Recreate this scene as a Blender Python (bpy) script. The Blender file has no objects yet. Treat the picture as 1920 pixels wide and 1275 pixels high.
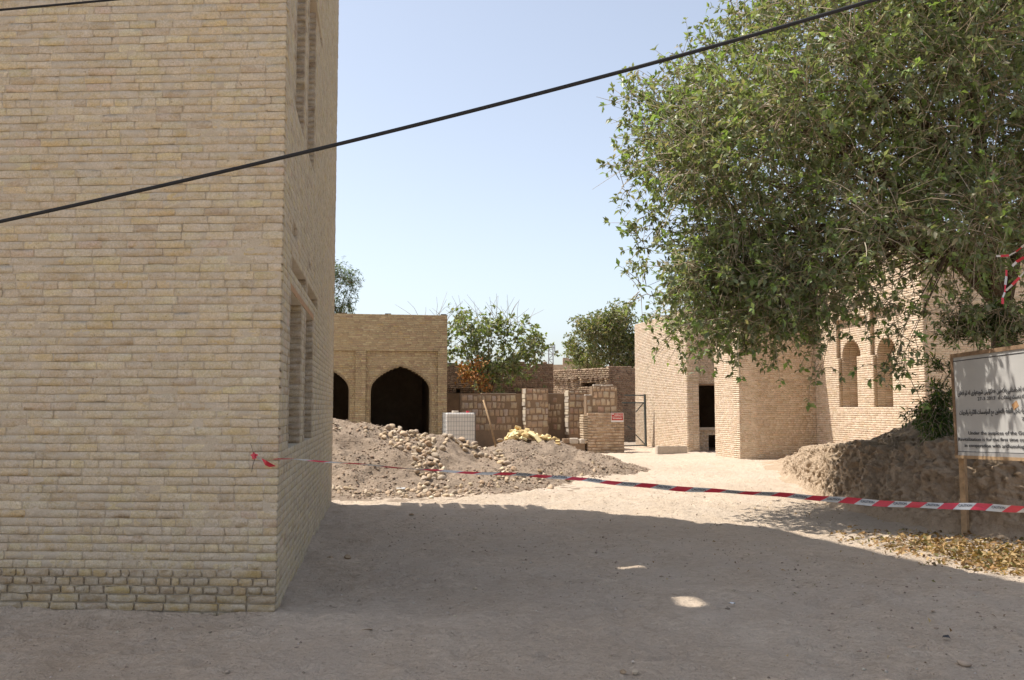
import bpy, bmesh, math, random
import numpy as np
from mathutils import Vector, Matrix, Euler

random.seed(7)
RNG = np.random.default_rng(11)
SC = bpy.context.scene
COL = SC.collection
R = math.radians

# ------------------------------------------------------------------ camera, sky, sun, exposure
F_PX, EYE = 1707.0, 1.65
PITCH = math.atan(127.5 / F_PX)
cam_d = bpy.data.cameras.new('camera')
cam_d.sensor_width = 36.0
cam_d.lens = 36.0 * F_PX / 1920.0
cam_d.clip_end = 3000
cam = bpy.data.objects.new('camera', cam_d)
cam.location = (0, 0, EYE)
cam.rotation_euler = (R(90) + PITCH, 0, 0)
COL.objects.link(cam)
SC.camera = cam

SUN_EL = R(63.0)
SUN_DIR = Vector((-0.975, 0.222, 0)).normalized()          # horizontal direction towards the sun
SUN_AZ = math.atan2(SUN_DIR.x, SUN_DIR.y)
world = bpy.data.worlds.new('World')
SC.world = world
world.use_nodes = True
wn = world.node_tree.nodes
sky = wn.new('ShaderNodeTexSky')
sky.sky_type = 'NISHITA'
sky.sun_disc = False
sky.sun_elevation = SUN_EL
sky.sun_rotation = SUN_AZ
sky.altitude = 400
sky.air_density = 1.0
sky.dust_density = 2.4
sky.ozone_density = 1.0
wn['Background'].inputs[1].default_value = 0.15
hsv = wn.new('ShaderNodeHueSaturation')                   # dusty air: a paler sky all round
hsv.inputs['Saturation'].default_value = 0.62
hsv.inputs['Value'].default_value = 0.91
world.node_tree.links.new(sky.outputs[0], hsv.inputs['Color'])
world.node_tree.links.new(hsv.outputs[0], wn['Background'].inputs[0])
sun_d = bpy.data.lights.new('sun', 'SUN')
sun_d.energy = 4.5
sun_d.angle = R(0.5)
sun_d.color = (1.0, 0.945, 0.86)
sun = bpy.data.objects.new('sun', sun_d)
sd = Vector((SUN_DIR.x * math.cos(SUN_EL), SUN_DIR.y * math.cos(SUN_EL), math.sin(SUN_EL)))
sun.rotation_euler = sd.to_track_quat('Z', 'Y').to_euler()
sun.location = (-20, 10, 40)
COL.objects.link(sun)
SC.view_settings.view_transform = 'Standard'
SC.view_settings.look = 'None'
SC.view_settings.exposure = 0.65
SC.view_settings.gamma = 1.0
SC.render.engine = 'CYCLES'
SC.cycles.use_denoising = True
SC.cycles.max_bounces = 6
SC.cycles.diffuse_bounces = 4
SC.cycles.transparent_max_bounces = 4
SC.cycles.caustics_reflective = False
SC.cycles.caustics_refractive = False
SC.render.film_transparent = False


# ------------------------------------------------------------------ helpers
def ray(px, py):
    a = (px - 960) / F_PX
    b = (637.5 - py) / F_PX
    return a, math.cos(PITCH) - b * math.sin(PITCH), math.sin(PITCH) + b * math.cos(PITCH)


def at(px, py, d):                                   # a point of the place at depth d (metres along +Y)
    x, y, z = ray(px, py)
    t = d / y
    return Vector((x * t, d, EYE + z * t))


def on_ground(px, py, z=0.0):
    x, y, w = ray(px, py)
    t = (z - EYE) / w
    return Vector((x * t, y * t, z))


def along(px, py, O, U):                             # where the line of sight meets a wall line, metres along the wall
    x, y, _ = ray(px, py)
    r = x / y
    return (r * O[1] - O[0]) / (U[0] - r * U[1])


def tag(o, label=None, cat=None, group=None, kind=None):
    if label: o['label'] = label
    if cat: o['category'] = cat
    if group: o['group'] = group
    if kind: o['kind'] = kind
    return o


def empty(name, loc=(0, 0, 0), rz=0.0):
    o = bpy.data.objects.new(name, None)
    o.empty_display_size = 0.1
    o.location = loc
    o.rotation_euler = (0, 0, rz)
    COL.objects.link(o)
    return o


def link(name, me, mats, parent=None):
    o = bpy.data.objects.new(name, me)
    if not isinstance(mats, (list, tuple)):
        mats = [mats]
    if len(me.materials) == 0:
        for m in mats:
            me.materials.append(m)
    COL.objects.link(o)
    if parent is not None:
        o.parent = parent
        if parent.location.length > 0 or parent.rotation_euler.z:
            pm = Matrix.LocRotScale(parent.location, parent.rotation_euler, None)
            o.matrix_parent_inverse = pm.inverted()
    return o


def mesh_np(name, V, F, tone=None, smooth=False, mat_idx=None):
    """V (n,3), F (m,3) or (m,4) int array, tone (n,3) colour attribute"""
    V = np.asarray(V, np.float32)
    F = np.asarray(F, np.int32)
    me = bpy.data.meshes.new(name)
    k = F.shape[1]
    me.vertices.add(len(V))
    me.vertices.foreach_set('co', V.ravel())
    me.loops.add(F.size)
    me.loops.foreach_set('vertex_index', F.ravel())
    me.polygons.add(len(F))
    me.polygons.foreach_set('loop_start', np.arange(0, F.size, k, dtype=np.int32))
    me.polygons.foreach_set('loop_total', np.full(len(F), k, np.int32))
    if smooth:
        me.polygons.foreach_set('use_smooth', np.ones(len(F), bool))
    if mat_idx is not None:
        me.polygons.foreach_set('material_index', np.asarray(mat_idx, np.int32))
    if tone is not None:
        a = me.attributes.new('tone', 'FLOAT_COLOR', 'POINT')
        T = np.ones((len(V), 4), np.float32)
        T[:, :3] = tone
        a.data.foreach_set('color', T.ravel())
    me.update(calc_edges=True)
    me.validate()
    return me


class MB:
    """collects boxes, tubes and free faces into one mesh"""
    def __init__(s):
        s.v, s.f, s.m = [], [], []

    def box(s, c, size, rot=None, mi=0):
        hx, hy, hz = size[0] / 2, size[1] / 2, size[2] / 2
        M = rot.to_matrix() if rot is not None else Matrix.Identity(3)
        b = len(s.v)
        for x, y, z in ((-1, -1, -1), (1, -1, -1), (1, 1, -1), (-1, 1, -1), (-1, -1, 1), (1, -1, 1), (1, 1, 1), (-1, 1, 1)):
            s.v.append(Vector(c) + M @ Vector((x * hx, y * hy, z * hz)))
        for q in ((0, 3, 2, 1), (4, 5, 6, 7), (0, 1, 5, 4), (1, 2, 6, 5), (2, 3, 7, 6), (3, 0, 4, 7)):
            s.f.append([b + i for i in q]); s.m.append(mi)
        return s

    def bar(s, a, b, w, h=None, mi=0):
        a, b = Vector(a), Vector(b)
        h = h or w
        d = b - a
        rot = d.to_track_quat('X', 'Z')
        return s.box((a + b) / 2, (d.length, w, h), rot, mi)

    def tube(s, pts, rad, n=8, mi=0, cap=True):
        pts = [Vector(p) for p in pts]
        rads = rad if isinstance(rad, (list, tuple)) else [rad] * len(pts)
        b = len(s.v)
        up = Vector((0.13, 0.21, 0.97))
        for i, p in enumerate(pts):
            t = (pts[min(i + 1, len(pts) - 1)] - pts[max(i - 1, 0)]).normalized()
            x = t.cross(up)
            if x.length < 1e-3: x = t.cross(Vector((1, 0, 0)))
            x.normalize(); y = t.cross(x)
            for k in range(n):
                a = 2 * math.pi * k / n
                s.v.append(p + (x * math.cos(a) + y * math.sin(a)) * rads[i])
        for i in range(len(pts) - 1):
            for k in range(n):
                k2 = (k + 1) % n
                s.f.append([b + i * n + k, b + i * n + k2, b + (i + 1) * n + k2, b + (i + 1) * n + k]); s.m.append(mi)
        if cap:
            s.f.append([b + k for k in range(n)][::-1]); s.m.append(mi)
            e = b + (len(pts) - 1) * n
            s.f.append([e + k for k in range(n)]); s.m.append(mi)
        return s

    def face(s, pts, mi=0):
        b = len(s.v)
        s.v += [Vector(p) for p in pts]
        s.f.append(list(range(b, b + len(pts)))); s.m.append(mi)
        return s

    def build(s, name, mats, parent=None, smooth=False, bevel=0.0):
        me = bpy.data.meshes.new(name)
        me.from_pydata([tuple(v) for v in s.v], [], s.f)
        me.polygons.foreach_set('material_index', s.m)
        if smooth:
            me.polygons.foreach_set('use_smooth', [True] * len(s.f))
        me.update()
        o = link(name, me, mats, parent)
        if bevel:
            bm = bmesh.new(); bm.from_mesh(me)
            bmesh.ops.bevel(bm, geom=bm.edges[:], offset=bevel, segments=2, affect='EDGES', profile=0.5)
            bm.to_mesh(me); bm.free()
        return o


# value noise (numpy), 2D / 3D through 3 coordinates
_PERM = np.random.default_rng(3).random(65536)


def _h(ix, iy, iz):
    return _PERM[(ix * 73856093 ^ iy * 19349663 ^ iz * 83492791) & 65535]


def vnoise(x, y, z=0.0):
    x, y, z = np.broadcast_arrays(np.asarray(x, float), np.asarray(y, float), np.asarray(z, float))
    xi, yi, zi = np.floor(x).astype(np.int64), np.floor(y).astype(np.int64), np.floor(z).astype(np.int64)
    fx, fy, fz = x - xi, y - yi, z - zi
    fx, fy, fz = [t * t * (3 - 2 * t) for t in (fx, fy, fz)]
    r = 0
    for dx in (0, 1):
        for dy in (0, 1):
            for dz in (0, 1):
                w = (fx if dx else 1 - fx) * (fy if dy else 1 - fy) * (fz if dz else 1 - fz)
                r = r + w * _h(xi + dx, yi + dy, zi + dz)
    return r * 2 - 1


def fbm(x, y, z=0.0, oct=4, gain=0.5, lac=2.03):
    a, f, r = 1.0, 1.0, 0.0
    for i in range(oct):
        r = r + a * vnoise(np.asarray(x) * f + 17.3 * i, np.asarray(y) * f + 5.1 * i, np.asarray(z) * f + 9.7 * i)
        a *= gain; f *= lac
    return r


# ------------------------------------------------------------------ materials
def nodes_of(name):
    m = bpy.data.materials.new(name)
    m.use_nodes = True
    nt = m.node_tree
    return m, nt, nt.nodes, nt.links, nt.nodes['Principled BSDF']


def nmap(nt, scale=(1, 1, 1), rot=(0, 0, 0)):
    g = nt.nodes.new('ShaderNodeNewGeometry')
    mp = nt.nodes.new('ShaderNodeMapping')
    mp.inputs['Scale'].default_value = scale
    mp.inputs['Rotation'].default_value = rot
    nt.links.new(g.outputs['Position'], mp.inputs['Vector'])
    return mp.outputs[0]


def nnoise(nt, scale, detail=4, rough=0.55, vec=None, lo=0.3, hi=0.7, dist=0.0):
    n = nt.nodes.new('ShaderNodeTexNoise')
    n.inputs['Scale'].default_value = scale
    n.inputs['Detail'].default_value = detail
    n.inputs['Roughness'].default_value = rough
    n.inputs['Distortion'].default_value = dist
    nt.links.new(vec if vec is not None else nmap(nt), n.inputs['Vector'])
    r = nt.nodes.new('ShaderNodeMapRange')
    r.inputs[1].default_value = lo
    r.inputs[2].default_value = hi
    nt.links.new(n.outputs[0], r.inputs[0])
    return r.outputs[0]


def nmix(nt, fac, a, b, mode='MIX'):
    m = nt.nodes.new('ShaderNodeMix')
    m.data_type = 'RGBA'
    m.blend_type = mode
    for s, v in ((m.inputs[0], fac), (m.inputs[6], a), (m.inputs[7], b)):
        if hasattr(v, 'is_output') or isinstance(v, bpy.types.NodeSocket):
            nt.links.new(v, s)
        elif isinstance(v, (int, float)):
            s.default_value = v
        else:
            s.default_value = (*v, 1)
    return m.outputs[2]


def nmath(nt, op, a, b=0.0):
    m = nt.nodes.new('ShaderNodeMath')
    m.operation = op
    for s, v in ((m.inputs[0], a), (m.inputs[1], b)):
        if isinstance(v, bpy.types.NodeSocket): nt.links.new(v, s)
        else: s.default_value = v
    return m.outputs[0]


def nbump(nt, h, strength, dist, prev=None):
    b = nt.nodes.new('ShaderNodeBump')
    b.inputs['Strength'].default_value = strength
    b.inputs['Distance'].default_value = dist
    nt.links.new(h, b.inputs['Height'])
    if prev is not None: nt.links.new(prev, b.inputs['Normal'])
    return b.outputs[0]


def ntone(nt, name='tone'):
    a = nt.nodes.new('ShaderNodeAttribute')
    a.attribute_name = name
    return a.outputs['Color']


def mat_brick(name, dust, dust_amt=0.55, stain=(0.30, 0.22, 0.13), scale=1.0, bump=0.006, pit=0.5):
    """fired brick with dust and mortar smeared over it, each brick has its own tone"""
    m, nt, N, L, bs = nodes_of(name)
    c = ntone(nt)
    blotch = nnoise(nt, 9 * scale, 5, 0.6, lo=0.35, hi=0.68)
    c = nmix(nt, nmath(nt, 'MULTIPLY', blotch, 0.42), c, stain)
    smear = nnoise(nt, 6.5 * scale, 6, 0.62, nmap(nt, (1, 1, 2.2)), lo=0.60 - dust_amt * 0.28, hi=0.80 - dust_amt * 0.2)
    c = nmix(nt, nmath(nt, 'MULTIPLY', smear, 0.8), c, dust)
    fine = nnoise(nt, 70 * scale, 3, 0.7, lo=0.25, hi=0.75)
    mid = nnoise(nt, 24 * scale, 6, 0.7, nmap(nt, (1, 1, 1.6)), lo=0.52, hi=0.66)
    c = nmix(nt, nmath(nt, 'MULTIPLY', mid, 0.45), c, stain)
    c = nmix(nt, 0.85, c, nmix(nt, fine, (0.70, 0.68, 0.66), (1.22, 1.21, 1.20)), 'MULTIPLY')
    pits = nnoise(nt, 34 * scale, 2, 0.5, lo=0.70, hi=0.76)
    c = nmix(nt, nmath(nt, 'MULTIPLY', pits, pit), c, (0.16, 0.11, 0.06))
    L.new(c, bs.inputs['Base Color'])
    bs.inputs['Roughness'].default_value = 0.93
    bs.inputs['Specular IOR Level'].default_value = 0.2
    h = nmath(nt, 'SUBTRACT', nnoise(nt, 55 * scale, 8, 0.7, lo=0.2, hi=0.8), nmath(nt, 'MULTIPLY', pits, 0.6))
    L.new(nbump(nt, h, 0.8, bump), bs.inputs['Normal'])
    return m


def mat_earth(name, cols, s1=0.6, s2=7.0, s3=60.0, bump=0.02, bump2=0.006, speck=0.35, speckcol=(0.2, 0.15, 0.1), bs1=9.0, bs2=55.0, stretch=(1, 1, 1), extra=None):
    m, nt, N, L, bs = nodes_of(name)
    v = nmap(nt, stretch)
    c = nmix(nt, nnoise(nt, s1, 5, 0.6, v, 0.32, 0.68), cols[0], cols[1])
    c = nmix(nt, nmath(nt, 'MULTIPLY', nnoise(nt, s2, 6, 0.65, v, 0.38, 0.72), 0.6), c, cols[2])
    f = nnoise(nt, s3, 3, 0.7, lo=0.25, hi=0.75)
    c = nmix(nt, 0.45, c, nmix(nt, f, (0.7, 0.69, 0.68), (1.2, 1.19, 1.18)), 'MULTIPLY')
    sp = nnoise(nt, s3 * 0.62, 2, 0.5, lo=0.66, hi=0.72)
    c = nmix(nt, nmath(nt, 'MULTIPLY', sp, speck), c, speckcol)
    if extra: c = extra(nt, c)
    L.new(c, bs.inputs['Base Color'])
    bs.inputs['Roughness'].default_value = 0.96
    bs.inputs['Specular IOR Level'].default_value = 0.15
    n1 = nbump(nt, nnoise(nt, bs1, 8, 0.66, v, 0.2, 0.8), 0.9, bump)
    n2 = nbump(nt, nnoise(nt, bs2, 4, 0.6, lo=0.2, hi=0.8), 0.8, bump2, n1)
    L.new(n2, bs.inputs['Normal'])
    return m


def mat_plain(name, col, rough=0.6, metal=0.0, var=0.25, scale=14, bump=0.0, spec=0.4, wear=None):
    m, nt, N, L, bs = nodes_of(name)
    n = nnoise(nt, scale, 5, 0.6, lo=0.3, hi=0.7)
    dark = tuple(c * (1 - var) for c in col)
    c = nmix(nt, n, dark, col)
    if wear:
        c = nmix(nt, nnoise(nt, scale * 2.3, 6, 0.7, lo=0.55, hi=0.66), c, wear)
    L.new(c, bs.inputs['Base Color'])
    bs.inputs['Roughness'].default_value = rough
    bs.inputs['Metallic'].default_value = metal
    bs.inputs['Specular IOR Level'].default_value = spec
    if bump:
        L.new(nbump(nt, nnoise(nt, scale * 3, 4, lo=0.2, hi=0.8), 0.6, bump), bs.inputs['Normal'])
    return m


def mat_tone(name, rough=0.9, var=0.35, scale=20, bump=0.004, spec=0.25, dust=None, dust_amt=0.5):
    m, nt, N, L, bs = nodes_of(name)
    c = ntone(nt)
    f = nnoise(nt, scale, 5, 0.65, lo=0.25, hi=0.75)
    c = nmix(nt, 1.0, c, nmix(nt, f, (1 - var,) * 3, (1 + var * 0.6,) * 3), 'MULTIPLY')
    if dust:
        c = nmix(nt, nmath(nt, 'MULTIPLY', nnoise(nt, scale * 0.5, 6, 0.65, lo=0.42, hi=0.62), dust_amt), c, dust)
    L.new(c, bs.inputs['Base Color'])
    bs.inputs['Roughness'].default_value = rough
    bs.inputs['Specular IOR Level'].default_value = spec
    if bump: L.new(nbump(nt, nnoise(nt, scale * 2, 5, lo=0.2, hi=0.8), 0.7, bump), bs.inputs['Normal'])
    return m


def mat_leaf(name, trans=0.35, rough=0.45, spec=0.35):
    m, nt, N, L, bs = nodes_of(name)
    c = ntone(nt)
    L.new(c, bs.inputs['Base Color'])
    bs.inputs['Roughness'].default_value = rough
    bs.inputs['Specular IOR Level'].default_value = spec
    t = N.new('ShaderNodeBsdfTranslucent')
    L.new(nmix(nt, 1.0, c, (1.25, 1.3, 0.55), 'MULTIPLY'), t.inputs['Color'])
    mx = N.new('ShaderNodeMixShader')
    mx.inputs[0].default_value = trans
    L.new(bs.outputs[0], mx.inputs[1])
    L.new(t.outputs[0], mx.inputs[2])
    L.new(mx.outputs[0], N['Material Output'].inputs[0])
    return m


DUST = (0.44, 0.36, 0.27)
M_brick_near = mat_brick('buff_brick', (0.53, 0.46, 0.365), 0.85, stain=(0.40, 0.29, 0.12))
M_mortar_near = mat_earth('buff_mortar', [(0.53, 0.46, 0.365), (0.48, 0.405, 0.30), (0.40, 0.325, 0.23)], 1.2, 9, 80, 0.006, 0.003, 0.2, bs1=25, bs2=90)
M_brick_pav = mat_brick('yellow_brick', (0.40, 0.32, 0.20), 0.35, scale=0.7)
M_mortar_pav = mat_earth('yellow_mortar', [(0.30, 0.235, 0.15), (0.24, 0.185, 0.115), (0.20, 0.15, 0.10)], 1.2, 9, 60, 0.006, 0.003)
M_brick_right = mat_brick('pale_brick', (0.65, 0.54, 0.42), 0.6, scale=0.7)
M_mortar_right = mat_earth('pale_mortar', [(0.52, 0.42, 0.315), (0.46, 0.365, 0.265), (0.38, 0.29, 0.20)], 1.0, 9, 60, 0.006, 0.003)
M_brick_old = mat_brick('old_brick', (0.30, 0.215, 0.15), 0.55, stain=(0.13, 0.085, 0.055), scale=0.6, bump=0.012)
M_mortar_old = mat_earth('old_mortar', [(0.22, 0.155, 0.105), (0.16, 0.11, 0.075), (0.12, 0.08, 0.055)], 1.0, 6, 50, 0.012, 0.005)
M_stone_mortar = mat_earth('stone_mortar', [(0.30, 0.21, 0.14), (0.25, 0.175, 0.115), (0.20, 0.15, 0.105)], 1.0, 6, 50, 0.015, 0.006)
M_stone = mat_tone('block_stone', 0.92, 0.35, 14, 0.008, dust=(0.33, 0.24, 0.16), dust_amt=0.55)
M_cobble = mat_tone('cobble_stone', 0.8, 0.3, 16, 0.004, dust=(0.43, 0.335, 0.23), dust_amt=0.45)
M_yellow = mat_tone('yellow_rubble_brick', 0.9, 0.25, 30, 0.003)
M_dark_plaster = mat_earth('brown_plaster', [(0.20, 0.155, 0.115), (0.15, 0.115, 0.085), (0.11, 0.085, 0.062)], 1, 6, 40)  # dark brown for the rooms' inner surfaces
M_lintel = mat_plain('terracotta_wood', (0.50, 0.28, 0.13), 0.8, var=0.4, scale=18, bump=0.003)


def ground_extra(nt, c):
    # grey dusty surface close to the tower, footprints and tracks as faint tone changes
    t = nnoise(nt, 1.7, 6, 0.6, nmap(nt, (1, 0.5, 1), (0, 0, 0.5)), 0.4, 0.62)
    m1 = nnoise(nt, 13, 6, 0.7, nmap(nt, (1, 1.6, 1), (0, 0, 0.35)), 0.30, 0.70)
    c = nmix(nt, 0.8, c, nmix(nt, m1, (0.74, 0.72, 0.70), (1.16, 1.15, 1.14)), 'MULTIPLY')
    c = nmix(nt, nmath(nt, 'MULTIPLY', t, 0.45), c, (0.54, 0.455, 0.37))
    d = nnoise(nt, 0.22, 4, 0.6, None, 0.45, 0.62)
    return nmix(nt, nmath(nt, 'MULTIPLY', d, 0.40), c, (0.44, 0.345, 0.255))


M_ground = mat_earth('dusty_ground', [(0.65, 0.535, 0.415), (0.59, 0.48, 0.37), (0.48, 0.385, 0.29)], 0.45, 3.6, 75, 0.075, 0.016, 0.55, (0.25, 0.185, 0.125), bs1=8.0, bs2=34, extra=ground_extra)
M_mound = mat_earth('dug_soil', [(0.37, 0.285, 0.21), (0.30, 0.23, 0.17), (0.25, 0.195, 0.15)], 0.5, 4.0, 45, 0.09, 0.02, 0.5, (0.17, 0.12, 0.085), bs1=7, bs2=30)
M_bank = mat_earth('eroded_earth', [(0.50, 0.385, 0.275), (0.41, 0.31, 0.215), (0.30, 0.22, 0.15)], 0.9, 5.0, 45, 0.05, 0.014, 0.5, (0.15, 0.10, 0.065), bs1=8, bs2=34)
M_pebble = mat_tone('pebble', 0.9, 0.3, 40, 0.002)
M_dryleaf = mat_leaf('dry_leaf', 0.2, 0.7, 0.2)
M_leaf = mat_leaf('green_leaf', 0.38, 0.42, 0.4)
M_twig = mat_tone('pale_twig', 0.9, 0.25, 40, 0.0)
M_bark = mat_plain('bark', (0.16, 0.115, 0.08), 0.95, var=0.5, scale=12, bump=0.02, spec=0.15)
M_black = mat_plain('black_rubber', (0.026, 0.026, 0.028), 0.75, var=0.3, scale=25, spec=0.2)
M_red = mat_plain('red_plastic', (0.55, 0.035, 0.06), 0.35, var=0.15, scale=30, spec=0.45)
M_white_tape = mat_plain('white_plastic', (0.52, 0.52, 0.51), 0.35, var=0.12, scale=30, spec=0.45)
M_ink = mat_plain('black_ink', (0.03, 0.03, 0.035), 0.7, var=0.2)
M_tape_ink = mat_plain('grey_ink', (0.13, 0.14, 0.16), 0.6, var=0.2)
M_white_ink = mat_plain('white_ink', (0.75, 0.70, 0.66), 0.7, var=0.1)
M_sign_red = mat_plain('red_enamel', (0.50, 0.035, 0.02), 0.5, var=0.15)
M_board = mat_plain('board_face', (0.47, 0.455, 0.43), 0.55, var=0.10, scale=3.5, spec=0.35, wear=None)
M_board_wood = mat_plain('board_wood', (0.30, 0.19, 0.11), 0.85, var=0.45, scale=22, bump=0.003)
M_post_wood = mat_plain('post_wood', (0.44, 0.29, 0.16), 0.85, var=0.4, scale=16, bump=0.004)
M_alu = mat_plain('strip_metal', (0.42, 0.40, 0.38), 0.5, metal=0.3, var=0.2)
M_gate = mat_plain('gate_steel', (0.075, 0.085, 0.08), 0.6, metal=0.2, var=0.4, scale=20)
M_tank = mat_plain('tank_plastic', (0.72, 0.69, 0.64), 0.45, var=0.12, scale=5)
M_cage = mat_plain('cage_steel', (0.26, 0.27, 0.28), 0.5, metal=0.5, var=0.3)
M_concrete = mat_plain('concrete', (0.50, 0.43, 0.35), 0.92, var=0.2, scale=14, bump=0.004)
M_sunlit_plaster = mat_plain('sunlit_plaster', (0.66, 0.56, 0.42), 0.9, var=0.3, scale=9, bump=0.006)
M_litter = mat_plain('white_litter', (0.70, 0.72, 0.74), 0.5, var=0.15)
M_pylon = mat_plain('pylon_steel', (0.26, 0.27, 0.29), 0.6, metal=0.3, var=0.2, scale=2)

# ------------------------------------------------------------------ ground
TOWER_C = Vector((-1.87, 7.35))           # near right corner of the tall brick building
TOWER_S = Vector((-0.1442, 0.9895))       # its side wall runs this way
TOWER_F = Vector((0.9988, -0.0490))       # its front wall runs this way (left to right)


def ground_h(x, y):
    x = np.asarray(x, float); y = np.asarray(y, float)
    h = 0.035 * fbm(x * 0.35, y * 0.35, 1.0, 3) + 0.018 * fbm(x * 1.6, y * 1.6, 4.0, 3) + 0.015 * fbm(x * 6.0, y * 4.5, 2.0, 3)
    # scuffs and footprints
    h = h - 0.018 * np.clip(fbm(x * 3.1, y * 2.3, 8.0, 2) - 0.35, 0, 1)
    return h


def nonuni(breaks):
    out = []
    for a, b, st in breaks:
        out.append(np.arange(a, b, st))
    return np.unique(np.concatenate(out + [np.array([breaks[-1][1]])]))


gx = nonuni([(-1500, -100, 200), (-100, -20, 10), (-20, -6, 1.0), (-6, 8, 0.06), (8, 20, 0.8), (20, 100, 10), (100, 1500, 200)])
gy = nonuni([(-200, -20, 30), (-20, 4, 1.5), (4, 12, 0.055), (12, 18, 0.08), (18, 32, 0.16), (32, 60, 1.0), (60, 200, 15), (200, 2600, 300)])
GX, GY = np.meshgrid(gx, gy)
GZ = ground_h(GX, GY)
dr0 = np.random.default_rng(91)
for _ in range(800):                          # footprints and scuffs
    cy = 4.5 + 17 * dr0.random() ** 1.2; cx = dr0.uniform(-0.6, 0.62) * cy
    an = dr0.normal(0.4, 0.7); la, lb = dr0.uniform(0.09, 0.17), dr0.uniform(0.04, 0.07)
    i0, i1 = np.searchsorted(gx, [cx - 0.5, cx + 0.5]); j0, j1 = np.searchsorted(gy, [cy - 0.5, cy + 0.5])
    ddx, ddy = GX[j0:j1, i0:i1] - cx, GY[j0:j1, i0:i1] - cy
    e1 = (ddx * math.cos(an) + ddy * math.sin(an)) / la; e2 = (-ddx * math.sin(an) + ddy * math.cos(an)) / lb
    q = e1 ** 2 + e2 ** 2
    GZ[j0:j1, i0:i1] += dr0.uniform(0.012, 0.034) * (-np.exp(-q) + 0.55 * np.exp(-(np.sqrt(q) - 1.6) ** 2 * 3))
for off in (0.0, 1.45):                       # faint wheel ruts
    xr = -0.3 + off + 0.14 * GY + 0.25 * np.sin(GY * 0.35)
    GZ -= 0.022 * np.exp(-((GX - xr) / 0.13) ** 2) * (GY > 4) * (GY < 24) * (0.5 + 0.5 * vnoise(GX * 0.8, GY * 0.8, 3))
dfront = np.abs((GX - TOWER_C.x) * 0.049 + (GY - TOWER_C.y) * 0.9988)
GZ += np.where(GX < TOWER_C.x + 0.2, 0.055 * np.exp(-dfront / 0.16) * (0.6 + 0.8 * vnoise(GX * 3, GY * 3, 5)), 0)
dside = np.abs((GX - TOWER_C.x) * 0.9895 + (GY - TOWER_C.y) * 0.1442)
GZ += np.where((GY > 7.3) & (GY < 16.2), 0.045 * np.exp(-dside / 0.14) * (0.6 + 0.8 * vnoise(GX * 3, GY * 3, 5)), 0)
nx, ny = len(gx), len(gy)
idx = np.arange(nx * ny).reshape(ny, nx)
F = np.stack([idx[:-1, :-1], idx[:-1, 1:], idx[1:, 1:], idx[1:, :-1]], -1).reshape(-1, 4)
g = link('ground', mesh_np('ground', np.stack([GX, GY, GZ], -1).reshape(-1, 3), F, smooth=True), M_ground)
tag(g, 'pale dusty trodden earth yard', kind='structure')


# ------------------------------------------------------------------ brick walls
def boxes_np(O, U, In, recs, tones, jit=0.003, bev=0.006, rng=RNG):
    """chamfered bricks: recs (n,6) u0,u1,z0,z1,n0,n1 ; n goes into the wall"""
    r = np.asarray(recs, float)
    n = len(r)
    u0, u1, z0, z1, n0, n1 = r.T
    V = np.zeros((n, 12, 3))
    b = np.minimum(bev, (u1 - u0) * 0.2)
    j = lambda: rng.uniform(-jit, jit, n)
    for k, (su, sz) in enumerate(((0, 0), (1, 0), (1, 1), (0, 1))):
        uu = np.where(su, u1, u0); zz = np.where(sz, z1, z0)
        ju, jz = j(), j()
        du = np.where(su, -1, 1); dz = np.where(sz, -1, 1)
        V[:, k] = np.stack([uu + ju + du * b, zz + jz + dz * b, n0 + j() * 0.8], -1)      # face
        V[:, 4 + k] = np.stack([uu + ju, zz + jz, n0 + b * 0.9], -1)                      # rim
        V[:, 8 + k] = np.stack([uu + ju, zz + jz, n1], -1)                                # root
    Q = [(0, 1, 2, 3)]
    for k in range(4):
        k2 = (k + 1) % 4
        Q.append((4 + k, 4 + k2, k2, k))
        Q.append((8 + k, 8 + k2, 4 + k2, 4 + k))
    Q = np.array(Q)
    Fq = (np.arange(n)[:, None, None] * 12 + Q[None]).reshape(-1, 4)
    P = V.reshape(-1, 3)
    W = np.zeros_like(P)
    W[:, 0] = O[0] + P[:, 0] * U[0] + P[:, 2] * In[0]
    W[:, 1] = O[1] + P[:, 0] * U[1] + P[:, 2] * In[1]
    W[:, 2] = P[:, 1]
    return W, Fq, np.repeat(np.asarray(tones), 12, axis=0)


def rect(a, b, z0, z1):
    return lambda z: (a, b) if z0 <= z <= z1 else None


def arch(c, w, z0, zs, za):
    """pointed arch opening, centre c, width w, sill z0, springing zs, apex za"""
    def fn(z):
        if z < z0 or z > za: return None
        if z <= zs: return (c - w / 2, c + w / 2)
        t = (z - zs) / (za - zs)                 # broad shoulders, then a blunt point
        hw = w / 2 * float(np.interp(t, [0, 0.13, 0.26, 0.38, 0.5, 0.62, 0.74, 0.83, 0.91, 0.97, 1.0], [1, 0.985, 0.95, 0.885, 0.79, 0.67, 0.52, 0.38, 0.24, 0.09, 0.0]))
        return (c - hw, c + hw)
    return fn


def roundarch(c, w, z0, zs):
    def fn(z):
        if z < z0 or z > zs + w / 2: return None
        if z <= zs: return (c - w / 2, c + w / 2)
        hw = math.sqrt(max(0, (w / 2) ** 2 - (z - zs) ** 2))
        return (c - hw, c + hw)
    return fn


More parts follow.
